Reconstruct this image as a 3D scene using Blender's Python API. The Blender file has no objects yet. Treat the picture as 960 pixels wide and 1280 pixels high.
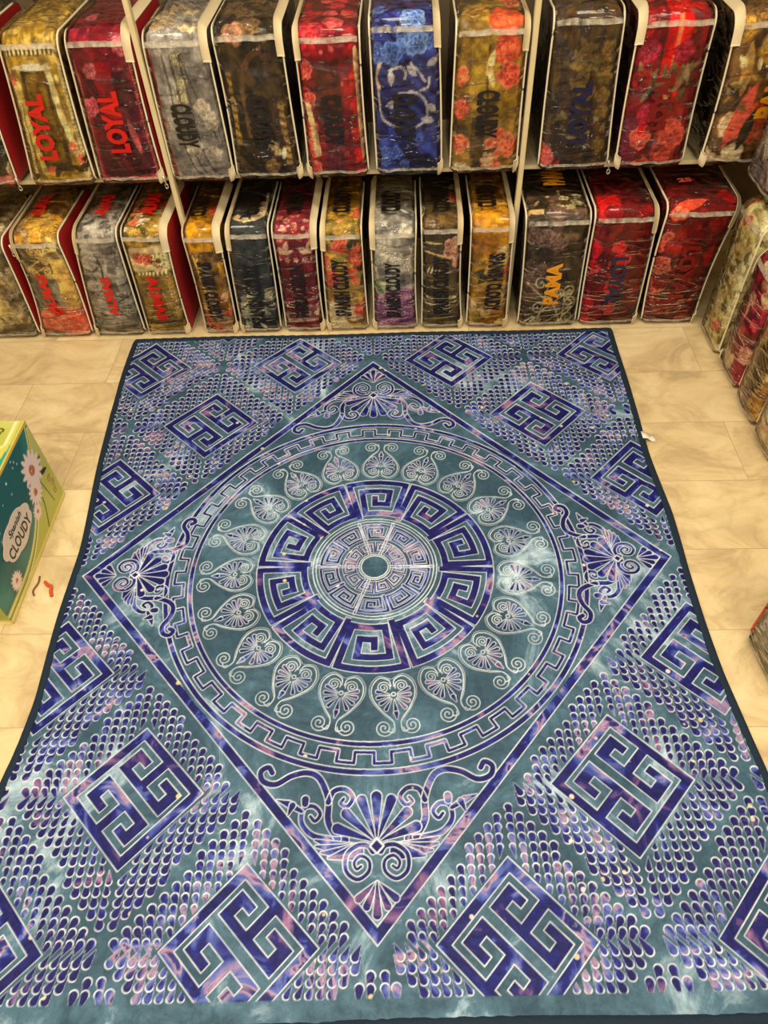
import bpy, bmesh, math, random
import numpy as np
from mathutils import Matrix, Vector

PI = math.pi
sc = bpy.context.scene
COL = sc.collection
TH = 0.0294                      # the blanket lies turned by this much against the shelf

# ------------------------------------------------------------------ helpers
def lin(c):
    c = np.asarray(c, float) / 255.0
    return np.where(c <= 0.04045, c / 12.92, ((c + 0.055) / 1.055) ** 2.4)

def L4(c):
    a = lin(c)
    return (float(a[0]), float(a[1]), float(a[2]), 1.0)

def link_mesh(name, verts, faces, mat=None, parent=None, smooth=True, loc=None):
    me = bpy.data.meshes.new(name)
    me.from_pydata([tuple(map(float, v)) for v in verts], [], [tuple(map(int, f)) for f in faces])
    me.update()
    if smooth:
        me.polygons.foreach_set('use_smooth', [True] * len(me.polygons))
    o = bpy.data.objects.new(name, me)
    COL.objects.link(o)
    if mat: me.materials.append(mat)
    if parent is not None: o.parent = parent
    if loc is not None: o.location = loc
    return o

def grid_mesh(name, V, quads, mat, parent=None, smooth=True):
    """fast path for big meshes: V (n,3) array, quads (m,4) array"""
    me = bpy.data.meshes.new(name)
    n, m = len(V), len(quads)
    me.vertices.add(n); me.vertices.foreach_set('co', np.ascontiguousarray(V, dtype=np.float32).ravel())
    me.loops.add(m * 4); me.loops.foreach_set('vertex_index', np.ascontiguousarray(quads, dtype=np.int32).ravel())
    me.polygons.add(m)
    me.polygons.foreach_set('loop_start', np.arange(0, m * 4, 4, dtype=np.int32))
    me.polygons.foreach_set('loop_total', np.full(m, 4, dtype=np.int32))
    if smooth: me.polygons.foreach_set('use_smooth', np.ones(m, dtype=bool))
    me.update(calc_edges=True); me.validate()
    o = bpy.data.objects.new(name, me); COL.objects.link(o)
    if mat: me.materials.append(mat)
    if parent is not None: o.parent = parent
    return o

def quads_of(nu, nv, wrap_v=False, wrap_u=False):
    iu = np.arange(nu if wrap_u else nu - 1); iv = np.arange(nv if wrap_v else nv - 1)
    A, B = np.meshgrid(iu, iv, indexing='ij')
    A2 = (A + 1) % nu; B2 = (B + 1) % nv
    return np.stack([A * nv + B, A2 * nv + B, A2 * nv + B2, A * nv + B2], -1).reshape(-1, 4)

def set_col(o, name, arr):
    a = o.data.attributes.new(name, 'FLOAT_COLOR', 'POINT')
    full = np.ones((len(arr), 4), np.float32); full[:, :3] = arr
    a.data.foreach_set('color', full.ravel())

def empty(name, loc, rz=0.0):
    o = bpy.data.objects.new(name, None); COL.objects.link(o)
    o.location = loc; o.rotation_euler = (0, 0, rz); o.empty_display_size = 0.05
    return o

def tag(o, label=None, cat=None, group=None, kind=None):
    if label: o['label'] = label
    if cat: o['category'] = cat
    if group: o['group'] = group
    if kind: o['kind'] = kind
    return o

def box_mesh(name, x0, x1, y0, y1, z0, z1, mat, parent=None, bevel=0.0):
    bm = bmesh.new()
    bmesh.ops.create_cube(bm, size=1)
    for v in bm.verts:
        v.co = Vector((x0 + (v.co.x + .5) * (x1 - x0), y0 + (v.co.y + .5) * (y1 - y0), z0 + (v.co.z + .5) * (z1 - z0)))
    if bevel > 0:
        bmesh.ops.bevel(bm, geom=list(bm.edges), offset=bevel, segments=2, affect='EDGES')
    me = bpy.data.meshes.new(name); bm.to_mesh(me); bm.free()
    o = bpy.data.objects.new(name, me); COL.objects.link(o)
    if mat: me.materials.append(mat)
    if parent is not None: o.parent = parent
    return o

def tube(path, r, seg=8, flat=1.0):
    """verts, faces of a closed-end tube along a path (list of 3-D points)"""
    P = np.asarray(path, float); n = len(P)
    T = np.gradient(P, axis=0); T /= np.linalg.norm(T, axis=1)[:, None] + 1e-12
    up = np.array([0, 0, 1.0]); V = []; F = []
    for i in range(n):
        a = np.cross(T[i], up)
        if np.linalg.norm(a) < 1e-3: a = np.cross(T[i], [1.0, 0, 0])
        a /= np.linalg.norm(a); b = np.cross(a, T[i])
        for k in range(seg):
            t = 2 * PI * k / seg
            V.append(P[i] + r * (math.cos(t) * a + flat * math.sin(t) * b))
    for i in range(n - 1):
        for k in range(seg):
            k2 = (k + 1) % seg
            F.append((i * seg + k, i * seg + k2, (i + 1) * seg + k2, (i + 1) * seg + k))
    F.append(tuple(range(seg))[::-1]); F.append(tuple((n - 1) * seg + k for k in range(seg)))
    return V, F

# ---- value noise (numpy)
def _hash(ix, iy, seed):
    h = (ix.astype(np.int64) * 374761393 + iy.astype(np.int64) * 668265263 + seed * 982451653) & 0xFFFFFFFF
    h = ((h ^ (h >> 13)) * 1274126177) & 0xFFFFFFFF
    h = h ^ (h >> 16)
    return (h & 0xFFFF) / 65535.0

def vnoise(x, y, seed=0):
    ix = np.floor(x); iy = np.floor(y); fx = x - ix; fy = y - iy
    fx = fx * fx * (3 - 2 * fx); fy = fy * fy * (3 - 2 * fy)
    a = _hash(ix, iy, seed); b = _hash(ix + 1, iy, seed); c = _hash(ix, iy + 1, seed); d = _hash(ix + 1, iy + 1, seed)
    return (a * (1 - fx) + b * fx) * (1 - fy) + (c * (1 - fx) + d * fx) * fy

def fbm(x, y, seed=0, oct=3):
    s = 0; a = .5; t = 0
    for k in range(oct):
        s = s + a * vnoise(x * 2 ** k + 17.3 * k, y * 2 ** k - 9.1 * k, seed + k); t += a; a *= .5
    return s / t

def sstep(x, a, b):
    t = np.clip((x - a) / (b - a), 0, 1)
    return t * t * (3 - 2 * t)

def catmull(pts, n=10):
    P = [np.asarray(p, float) for p in pts]
    P = [2 * P[0] - P[1]] + P + [2 * P[-1] - P[-2]]
    out = []
    for i in range(1, len(P) - 2):
        for k in range(n):
            t = k / n
            out.append(.5 * ((2 * P[i]) + (-P[i - 1] + P[i + 1]) * t + (2 * P[i - 1] - 5 * P[i] + 4 * P[i + 1] - P[i + 2]) * t * t
                             + (-P[i - 1] + 3 * P[i] - 3 * P[i + 1] + P[i + 2]) * t ** 3))
    out.append(P[-2])
    return np.array(out)

# ------------------------------------------------------------------ materials
def new_mat(name):
    m = bpy.data.materials.new(name); m.use_nodes = True
    nt = m.node_tree; b = nt.nodes['Principled BSDF']
    return m, nt, b

def plain(name, c, rough=.5, metal=0.0, bump=0.0, scale=80.0, spec=.5):
    m, nt, b = new_mat(name)
    b.inputs['Roughness'].default_value = rough; b.inputs['Metallic'].default_value = metal
    b.inputs['Specular IOR Level'].default_value = spec
    n = nt.nodes.new('ShaderNodeTexNoise'); n.inputs['Scale'].default_value = scale; n.inputs['Detail'].default_value = 3
    tc = nt.nodes.new('ShaderNodeTexCoord'); nt.links.new(tc.outputs['Object'], n.inputs['Vector'])
    r = nt.nodes.new('ShaderNodeValToRGB')
    lo = [x * .86 for x in L4(c)[:3]] + [1]; hi = [min(1, x * 1.1) for x in L4(c)[:3]] + [1]
    r.color_ramp.elements[0].color = lo; r.color_ramp.elements[1].color = hi
    nt.links.new(n.outputs['Fac'], r.inputs['Fac']); nt.links.new(r.outputs['Color'], b.inputs['Base Color'])
    if bump:
        bp = nt.nodes.new('ShaderNodeBump'); bp.inputs['Strength'].default_value = bump; bp.inputs['Distance'].default_value = .002
        nt.links.new(n.outputs['Fac'], bp.inputs['Height']); nt.links.new(bp.outputs['Normal'], b.inputs['Normal'])
    return m

def mat_plush():
    m, nt, b = new_mat('printed_plush')
    at = nt.nodes.new('ShaderNodeAttribute'); at.attribute_name = 'col'
    tc = nt.nodes.new('ShaderNodeTexCoord')
    n = nt.nodes.new('ShaderNodeTexNoise'); n.inputs['Scale'].default_value = 160; n.inputs['Detail'].default_value = 4
    nt.links.new(tc.outputs['Object'], n.inputs['Vector'])
    mx = nt.nodes.new('ShaderNodeMix'); mx.data_type = 'RGBA'; mx.blend_type = 'MULTIPLY'; mx.inputs['Factor'].default_value = .55
    r = nt.nodes.new('ShaderNodeValToRGB'); r.color_ramp.elements[0].color = (.6, .6, .6, 1); r.color_ramp.elements[1].color = (1.5, 1.5, 1.5, 1)
    r.color_ramp.elements[0].position = .3; r.color_ramp.elements[1].position = .7
    nt.links.new(n.outputs['Fac'], r.inputs['Fac'])
    nt.links.new(at.outputs['Color'], mx.inputs['A']); nt.links.new(r.outputs['Color'], mx.inputs['B'])
    nt.links.new(mx.outputs['Result'], b.inputs['Base Color'])
    bp = nt.nodes.new('ShaderNodeBump'); bp.inputs['Strength'].default_value = .5; bp.inputs['Distance'].default_value = .003
    nt.links.new(n.outputs['Fac'], bp.inputs['Height']); nt.links.new(bp.outputs['Normal'], b.inputs['Normal'])
    b.inputs['Roughness'].default_value = .75
    b.inputs['Sheen Weight'].default_value = .25; b.inputs['Sheen Roughness'].default_value = .4
    b.inputs['Specular IOR Level'].default_value = .25
    return m

def mat_film():
    m = bpy.data.materials.new('clear_film'); m.use_nodes = True
    nt = m.node_tree; nt.nodes.clear()
    out = nt.nodes.new('ShaderNodeOutputMaterial')
    tr = nt.nodes.new('ShaderNodeBsdfTransparent'); tr.inputs['Color'].default_value = (.97, .96, .93, 1)
    gl = nt.nodes.new('ShaderNodeBsdfGlossy'); gl.inputs['Roughness'].default_value = .07
    gl.inputs['Color'].default_value = (1, 1, 1, 1)
    fr = nt.nodes.new('ShaderNodeFresnel'); fr.inputs['IOR'].default_value = 1.38
    tc = nt.nodes.new('ShaderNodeTexCoord')
    mp = nt.nodes.new('ShaderNodeMapping'); mp.inputs['Rotation'].default_value = (0, .6, 0); mp.inputs['Scale'].default_value = (4, 8, 22)
    n = nt.nodes.new('ShaderNodeTexNoise'); n.inputs['Scale'].default_value = 1.0; n.inputs['Detail'].default_value = 3; n.inputs['Distortion'].default_value = .8
    bp = nt.nodes.new('ShaderNodeBump'); bp.inputs['Strength'].default_value = .8; bp.inputs['Distance'].default_value = .006
    nt.links.new(tc.outputs['Object'], mp.inputs['Vector']); nt.links.new(mp.outputs['Vector'], n.inputs['Vector'])
    rg = nt.nodes.new('ShaderNodeValToRGB'); e = rg.color_ramp.elements
    e[0].position = .44; e[0].color = (0, 0, 0, 1); e[1].position = .56; e[1].color = (0, 0, 0, 1); x = e.new(.50); x.color = (1, 1, 1, 1)
    nt.links.new(n.outputs['Fac'], rg.inputs['Fac']); nt.links.new(rg.outputs['Color'], bp.inputs['Height'])
    for s in (gl, fr): nt.links.new(bp.outputs['Normal'], s.inputs['Normal'])
    mx = nt.nodes.new('ShaderNodeMixShader')
    nt.links.new(fr.outputs['Fac'], mx.inputs['Fac']); nt.links.new(tr.outputs['BSDF'], mx.inputs[1]); nt.links.new(gl.outputs['BSDF'], mx.inputs[2])
    nt.links.new(mx.outputs['Shader'], out.inputs['Surface'])
    return m

def mat_seam():
    m = bpy.data.materials.new('milky_seam'); m.use_nodes = True
    nt = m.node_tree; nt.nodes.clear()
    out = nt.nodes.new('ShaderNodeOutputMaterial')
    tr = nt.nodes.new('ShaderNodeBsdfTransparent')
    b = nt.nodes.new('ShaderNodeBsdfPrincipled'); b.inputs['Base Color'].default_value = L4((226, 216, 190)); b.inputs['Roughness'].default_value = .3
    tc = nt.nodes.new('ShaderNodeTexCoord')
    n = nt.nodes.new('ShaderNodeTexNoise'); n.inputs['Scale'].default_value = 40
    nt.links.new(tc.outputs['Object'], n.inputs['Vector'])
    mr = nt.nodes.new('ShaderNodeMapRange'); mr.inputs[1].default_value = .3; mr.inputs[2].default_value = .7; mr.inputs[3].default_value = .05; mr.inputs[4].default_value = .48
    nt.links.new(n.outputs['Fac'], mr.inputs[0])
    mx = nt.nodes.new('ShaderNodeMixShader')
    nt.links.new(mr.outputs[0], mx.inputs['Fac']); nt.links.new(tr.outputs['BSDF'], mx.inputs[1]); nt.links.new(b.outputs['BSDF'], mx.inputs[2])
    nt.links.new(mx.outputs['Shader'], out.inputs['Surface'])
    return m

def mat_floor():
    m, nt, b = new_mat('marble_tiles')
    N = nt.nodes.new; K = nt.links.new
    tc = N('ShaderNodeTexCoord')
    mp = N('ShaderNodeMapping'); mp.inputs['Location'].default_value = (-1.37 + .645 * 6, -.07 + .318 * 12, 0)
    K(tc.outputs['Object'], mp.inputs['Vector'])
    br = N('ShaderNodeTexBrick'); br.offset = .5; br.inputs['Scale'].default_value = 1
    br.inputs['Brick Width'].default_value = .645; br.inputs['Row Height'].default_value = .318
    br.inputs['Mortar Size'].default_value = .0016; br.inputs['Mortar Smooth'].default_value = .3; br.inputs['Bias'].default_value = 0
    br.inputs['Color1'].default_value = (.2, .2, .2, 1); br.inputs['Color2'].default_value = (.8, .8, .8, 1); br.inputs['Mortar'].default_value = (.5, .5, .5, 1)
    K(mp.outputs['Vector'], br.inputs['Vector'])
    # each tile shifts the veining
    ad = N('ShaderNodeVectorMath'); ad.operation = 'MULTIPLY_ADD'; ad.inputs[1].default_value = (3.1, 1.7, 2.3)
    K(br.outputs['Color'], ad.inputs[0]); K(tc.outputs['Object'], ad.inputs[2])
    n1 = N('ShaderNodeTexNoise'); n1.inputs['Scale'].default_value = 3.6; n1.inputs['Detail'].default_value = 9; n1.inputs['Roughness'].default_value = .68; n1.inputs['Distortion'].default_value = 1.0
    mp2 = N('ShaderNodeMapping'); mp2.inputs['Rotation'].default_value = (0, 0, .75); mp2.inputs['Scale'].default_value = (1, 1.45, 1)
    K(ad.outputs['Vector'], mp2.inputs['Vector']); K(mp2.outputs['Vector'], n1.inputs['Vector'])
    r1 = N('ShaderNodeValToRGB')
    e = r1.color_ramp.elements
    e[0].position = .30; e[0].color = L4((176, 152, 112)); e[1].position = .75; e[1].color = L4((236, 218, 172))
    x = e.new(.5); x.color = L4((216, 193, 144))
    K(n1.outputs['Fac'], r1.inputs['Fac'])
    w = N('ShaderNodeTexWave'); w.wave_type = 'BANDS'; w.bands_direction = 'DIAGONAL'; w.inputs['Scale'].default_value = 1.4; w.inputs['Distortion'].default_value = 14; w.inputs['Detail'].default_value = 4; w.inputs['Detail Scale'].default_value = 1.2
    K(ad.outputs['Vector'], w.inputs['Vector'])
    r2 = N('ShaderNodeValToRGB'); r2.color_ramp.elements[0].position = .0; r2.color_ramp.elements[0].color = (1, 1, 1, 1)
    r2.color_ramp.elements[1].position = .06; r2.color_ramp.elements[1].color = (0, 0, 0, 1)
    K(w.outputs['Fac'], r2.inputs['Fac'])
    mv = N('ShaderNodeMath'); mv.operation = 'MULTIPLY'; mv.inputs[1].default_value = .16
    K(r2.outputs['Color'], mv.inputs[0])
    mx = N('ShaderNodeMix'); mx.data_type = 'RGBA'; mx.inputs['B'].default_value = L4((160, 134, 100))
    K(mv.outputs[0], mx.inputs['Factor']); K(r1.outputs['Color'], mx.inputs['A'])
    mx2 = N('ShaderNodeMix'); mx2.data_type = 'RGBA'; mx2.inputs['B'].default_value = L4((165, 143, 108))
    mf = N('ShaderNodeMath'); mf.operation = 'MULTIPLY'; mf.inputs[1].default_value = .75
    K(br.outputs['Fac'], mf.inputs[0]); K(mf.outputs[0], mx2.inputs['Factor']); K(mx.outputs['Result'], mx2.inputs['A'])
    K(mx2.outputs['Result'], b.inputs['Base Color'])
    b.inputs['Roughness'].default_value = .38; b.inputs['Specular IOR Level'].default_value = .4
    bp = N('ShaderNodeBump'); bp.inputs['Strength'].default_value = .25; bp.inputs['Distance'].default_value = .002; bp.invert = True
    K(br.outputs['Fac'], bp.inputs['Height']); K(bp.outputs['Normal'], b.inputs['Normal'])
    return m

def mat_blanket():
    m, nt, b = new_mat('embossed_plush')
    N = nt.nodes.new; K = nt.links.new
    at = N('ShaderNodeAttribute'); at.attribute_name = 'pat'
    sp = N('ShaderNodeSeparateColor'); K(at.outputs['Color'], sp.inputs['Color'])
    tc = N('ShaderNodeTexCoord')
    # ground colour: teal pile, its whitish sheen patches painted into the ramp
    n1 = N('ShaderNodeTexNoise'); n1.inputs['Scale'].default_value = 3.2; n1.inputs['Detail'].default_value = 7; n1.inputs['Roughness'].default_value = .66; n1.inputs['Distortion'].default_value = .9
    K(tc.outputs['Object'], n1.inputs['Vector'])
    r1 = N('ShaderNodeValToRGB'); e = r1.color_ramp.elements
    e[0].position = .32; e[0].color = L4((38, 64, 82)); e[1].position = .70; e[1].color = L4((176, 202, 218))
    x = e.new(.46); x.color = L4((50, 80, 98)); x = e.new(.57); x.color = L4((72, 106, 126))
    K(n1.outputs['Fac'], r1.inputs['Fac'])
    # printed night-sky colours
    n2 = N('ShaderNodeTexNoise'); n2.inputs['Scale'].default_value = 6.5; n2.inputs['Detail'].default_value = 4; n2.inputs['Roughness'].default_value = .55; n2.inputs['Distortion'].default_value = .8
    mp = N('ShaderNodeMapping'); mp.inputs['Location'].default_value = (3.7, 1.9, .4)
    K(tc.outputs['Object'], mp.inputs['Vector']); K(mp.outputs['Vector'], n2.inputs['Vector'])
    r2 = N('ShaderNodeValToRGB'); e = r2.color_ramp.elements
    e[0].position = .28; e[0].color = L4((150, 110, 150)); e[1].position = .78; e[1].color = L4((128, 150, 200))
    for p, c in ((.34, (104, 74, 120)), (.39, (26, 26, 100)), (.48, (11, 14, 80)), (.54, (20, 28, 116)), (.59, (80, 98, 168)), (.625, (160, 130, 156)), (.66, (42, 46, 116)), (.71, (13, 16, 76))):
        x = e.new(p); x.color = L4(c)
    K(n2.outputs['Fac'], r2.inputs['Fac'])
    # little yellow and white blossoms in the print
    vo = N('ShaderNodeTexVoronoi'); vo.inputs['Scale'].default_value = 17; vo.inputs['Randomness'].default_value = 1
    K(tc.outputs['Object'], vo.inputs['Vector'])
    rv = N('ShaderNodeValToRGB'); rv.color_ramp.elements[0].position = .09; rv.color_ramp.elements[0].color = (1, 1, 1, 1); rv.color_ramp.elements[1].position = .14; rv.color_ramp.elements[1].color = (0, 0, 0, 1)
    K(vo.outputs['Distance'], rv.inputs['Fac'])
    sv = N('ShaderNodeSeparateColor'); K(vo.outputs['Color'], sv.inputs['Color'])
    gt = N('ShaderNodeMath'); gt.operation = 'GREATER_THAN'; gt.inputs[1].default_value = .5; K(sv.outputs[0], gt.inputs[0])
    ml = N('ShaderNodeMath'); ml.operation = 'MULTIPLY'; K(rv.outputs['Color'], ml.inputs[0]); K(gt.outputs[0], ml.inputs[1])
    rc = N('ShaderNodeMix'); rc.data_type = 'RGBA'; rc.inputs['A'].default_value = L4((190, 176, 96)); rc.inputs['B'].default_value = L4((214, 196, 200))
    K(sv.outputs[1], rc.inputs['Factor'])
    g = N('ShaderNodeMix'); g.data_type = 'RGBA'; K(ml.outputs[0], g.inputs['Factor']); K(r2.outputs['Color'], g.inputs['A']); K(rc.outputs['Result'], g.inputs['B'])
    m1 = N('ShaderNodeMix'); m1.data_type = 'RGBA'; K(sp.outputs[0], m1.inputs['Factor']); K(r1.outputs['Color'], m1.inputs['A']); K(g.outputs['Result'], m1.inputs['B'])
    lw = N('ShaderNodeMath'); lw.operation = 'MULTIPLY'; lw.inputs[1].default_value = .92; K(sp.outputs[1], lw.inputs[0])
    n4 = N('ShaderNodeTexNoise'); n4.inputs['Scale'].default_value = 9; n4.inputs['Detail'].default_value = 5; K(tc.outputs['Object'], n4.inputs['Vector'])
    r4 = N('ShaderNodeMapRange'); r4.inputs[1].default_value = .35; r4.inputs[2].default_value = .6; r4.inputs[3].default_value = .66; r4.inputs[4].default_value = 1.0; K(n4.outputs['Fac'], r4.inputs[0])
    lw2 = N('ShaderNodeMath'); lw2.operation = 'MULTIPLY'; K(lw.outputs[0], lw2.inputs[0]); K(r4.outputs[0], lw2.inputs[1]); lw = lw2
    m2 = N('ShaderNodeMix'); m2.data_type = 'RGBA'; m2.inputs['B'].default_value = L4((222, 232, 242)); K(lw.outputs[0], m2.inputs['Factor']); K(m1.outputs['Result'], m2.inputs['A'])
    # brushed pile marks: sheen put into the colour, plus roughness and bump
    n3 = N('ShaderNodeTexNoise'); n3.inputs['Scale'].default_value = 22; n3.inputs['Detail'].default_value = 5; n3.inputs['Roughness'].default_value = .7; n3.inputs['Distortion'].default_value = 1.5
    K(tc.outputs['Object'], n3.inputs['Vector'])
    r3 = N('ShaderNodeValToRGB'); r3.color_ramp.elements[0].position = .3; r3.color_ramp.elements[0].color = (.72, .72, .72, 1); r3.color_ramp.elements[1].position = .75; r3.color_ramp.elements[1].color = (1.35, 1.35, 1.32, 1)
    K(n3.outputs['Fac'], r3.inputs['Fac'])
    m3 = N('ShaderNodeMix'); m3.data_type = 'RGBA'; m3.blend_type = 'MULTIPLY'; m3.inputs['Factor'].default_value = .8
    K(m2.outputs['Result'], m3.inputs['A']); K(r3.outputs['Color'], m3.inputs['B'])
    K(m3.outputs['Result'], b.inputs['Base Color'])
    rr = N('ShaderNodeMapRange'); rr.inputs[1].default_value = .3; rr.inputs[2].default_value = .75; rr.inputs[3].default_value = .62; rr.inputs[4].default_value = .36
    K(n3.outputs['Fac'], rr.inputs[0]); K(rr.outputs[0], b.inputs['Roughness'])
    bp = N('ShaderNodeBump'); bp.inputs['Strength'].default_value = .6; bp.inputs['Distance'].default_value = .006
    K(n3.outputs['Fac'], bp.inputs['Height']); K(bp.outputs['Normal'], b.inputs['Normal'])
    b.inputs['Sheen Weight'].default_value = .10; b.inputs['Sheen Roughness'].default_value = .4; b.inputs['Sheen Tint'].default_value = L4((200, 215, 235))
    b.inputs['Specular IOR Level'].default_value = .22
    return m

M = dict(
    plush=mat_plush(), film=mat_film(), seam=mat_seam(), floor=mat_floor(), blanket=mat_blanket(),
    cream=plain('cream_tape', (232, 214, 170), .45, bump=.4, scale=220),
    white=plain('white_piping', (236, 224, 190), .35),
    redpipe=plain('orange_red_piping', (206, 62, 24), .4),
    redpanel=plain('red_side_fabric', (170, 22, 26), .6, bump=.3, scale=300),
    ink_black=plain('black_ink', (22, 18, 16), .3), ink_red=plain('red_ink', (200, 14, 12), .35),
    ink_navy=plain('navy_ink', (18, 20, 58), .3), ink_yellow=plain('yellow_ink', (226, 150, 22), .35),
    ink_coral=plain('coral_ink', (206, 84, 56), .4), ink_dred=plain('dark_red_ink', (110, 8, 8), .35),
    zinc=plain('zinc', (205, 196, 176), .3, .6),
    shelf=plain('cream_enamel', (214, 196, 150), .4, scale=20), wall=plain('wall_paint', (196, 176, 140), .8, scale=6),
    binding=plain('navy_binding', (30, 44, 58), .8, bump=.9, scale=150, spec=.15), tagw=plain('white_label', (236, 228, 206), .6),
    thread=plain('orange_thread', (206, 78, 24), .6),
)

# ------------------------------------------------------------------ THE BLANKET ON THE FLOOR
LFT = np.array([(-1.30, -1.095), (-1.0, -1.072), (-.71, -1.051), (-.61, -1.039), (-.45, -1.03), (-.33, -1.034), (-.15, -1.04), (.117, -1.044), (.43, -1.07), (.84, -1.105), (1.05, -1.112), (1.40, -1.11)])
RGT = np.array([(-1.30, 1.09), (-1.0, 1.074), (-.749, 1.058), (-.648, 1.05), (-.438, 1.039), (-.243, 1.039), (-.04, 1.042), (.207, 1.056), (.489, 1.054), (.815, 1.065), (1.297, 1.089), (1.40, 1.09)])
def xl_of(y): return np.interp(y, LFT[:, 0], LFT[:, 1]) + .003 * np.sin(y * 9)
def xr_of(y): return np.interp(y, RGT[:, 0], RGT[:, 1]) + .003 * np.sin(y * 8 + 1)
def yt_of(x): return 1.329 - .0285 * x + .003 * np.sin(7 * x)
def yb_of(x): return -1.287 + .003 * np.sin(6 * x + .5)

DX = .0021
gx = np.arange(-1.13, 1.13, DX); gy = np.arange(-1.33, 1.38, DX)
NX, NY = len(gx), len(gy)
GX, GY = np.meshgrid(gx, gy, indexing='ij')
FIL = np.zeros((NX, NY)); LIN = np.zeros((NX, NY))
AA = .0011

def window(x0, x1, y0, y1, pad=.008):
    i0 = max(0, int((x0 - pad - gx[0]) / DX)); i1 = min(NX, int((x1 + pad - gx[0]) / DX) + 2)
    j0 = max(0, int((y0 - pad - gy[0]) / DX)); j1 = min(NY, int((y1 + pad - gy[0]) / DX) + 2)
    if i1 <= i0 or j1 <= j0: return None
    return slice(i0, i1), slice(j0, j1)

def stamp(w, d, lw=.0022, fill=True, over=True):
    """put a shape with signed distance d into the pattern: inside filled, rim drawn as a pale line"""
    ins = sstep(-d, -AA, AA)
    if fill:
        if over: LIN[w] = LIN[w] * (1 - sstep(-d, 0, 2 * AA))
        FIL[w] = np.maximum(FIL[w], ins)
    LIN[w] = np.maximum(LIN[w], sstep(lw + AA - np.abs(d), 0, 2 * AA))

def line_only(w, dist, lw=.0022, a=1.0):
    LIN[w] = np.maximum(LIN[w], a * sstep(lw + AA - dist, 0, 2 * AA))

def d_poly(X, Y, P):
    P = np.asarray(P, float); n = len(P)
    d = np.full(X.shape, 1e9); s = np.ones(X.shape)
    for i in range(n):
        a = P[i]; b = P[i - 1]; ex, ey = b - a
        wx = X - a[0]; wy = Y - a[1]
        t = np.clip((wx * ex + wy * ey) / (ex * ex + ey * ey + 1e-15), 0, 1)
        d = np.minimum(d, (wx - ex * t) ** 2 + (wy - ey * t) ** 2)
        c1 = Y >= a[1]; c2 = Y < b[1]; c3 = ex * wy > ey * wx
        s = np.where((c1 & c2 & c3) | (~c1 & ~c2 & ~c3), -s, s)
    return s * np.sqrt(d)

def d_line(X, Y, P, r0=0.0, r1=None):
    """distance to a polyline, minus a half width running from r0 to r1"""
    P = np.asarray(P, float); n = len(P) - 1; r1 = r0 if r1 is None else r1
    d = np.full(X.shape, 1e9)
    for i in range(n):
        a = P[i]; e = P[i + 1] - a
        t = np.clip(((X - a[0]) * e[0] + (Y - a[1]) * e[1]) / (e @ e + 1e-15), 0, 1)
        rr = r0 + (r1 - r0) * (i + t) / n
        d = np.minimum(d, np.hypot(X - a[0] - e[0] * t, Y - a[1] - e[1] * t) - rr)
    return d

def bb(P, pad=0.0):
    P = np.asarray(P); return P[:, 0].min() - pad, P[:, 0].max() + pad, P[:, 1].min() - pad, P[:, 1].max() + pad

def put_poly(P, lw=.0022):
    w = window(*bb(P))
    if w: stamp(w, d_poly(GX[w], GY[w], P), lw)
def put_ribbon(P, r0, r1=None, lw=.0013, over=False):
    w = window(*bb(P, max(r0, r1 or 0)))
    if w: stamp(w, d_line(GX[w], GY[w], P, r0, r1), lw, over=over)
def put_line(P, lw=.0018, a=1.0):
    w = window(*bb(P, .004))
    if w: line_only(w, d_line(GX[w], GY[w], P), lw, a)
def put_leaf(a, b, r0, r1, lw=.0012):
    """petal from base a (half width r0) to tip b (r1), round ended"""
    a = np.asarray(a, float); b = np.asarray(b, float); P = np.array([a, b])
    w = window(*bb(P, max(r0, r1)))
    if w: stamp(w, d_line(GX[w], GY[w], P, r0, r1), lw)

def spiral(cx, cy, r, turns, a0, sgn=1, rin=.003, n=40):
    t = np.linspace(0, 1, n); a = a0 + sgn * t * turns * 2 * PI; rr = r + (rin - r) * t
    return np.stack([cx + rr * np.cos(a), cy + rr * np.sin(a)], 1)

HX, HY = 1.0, 1.12
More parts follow.
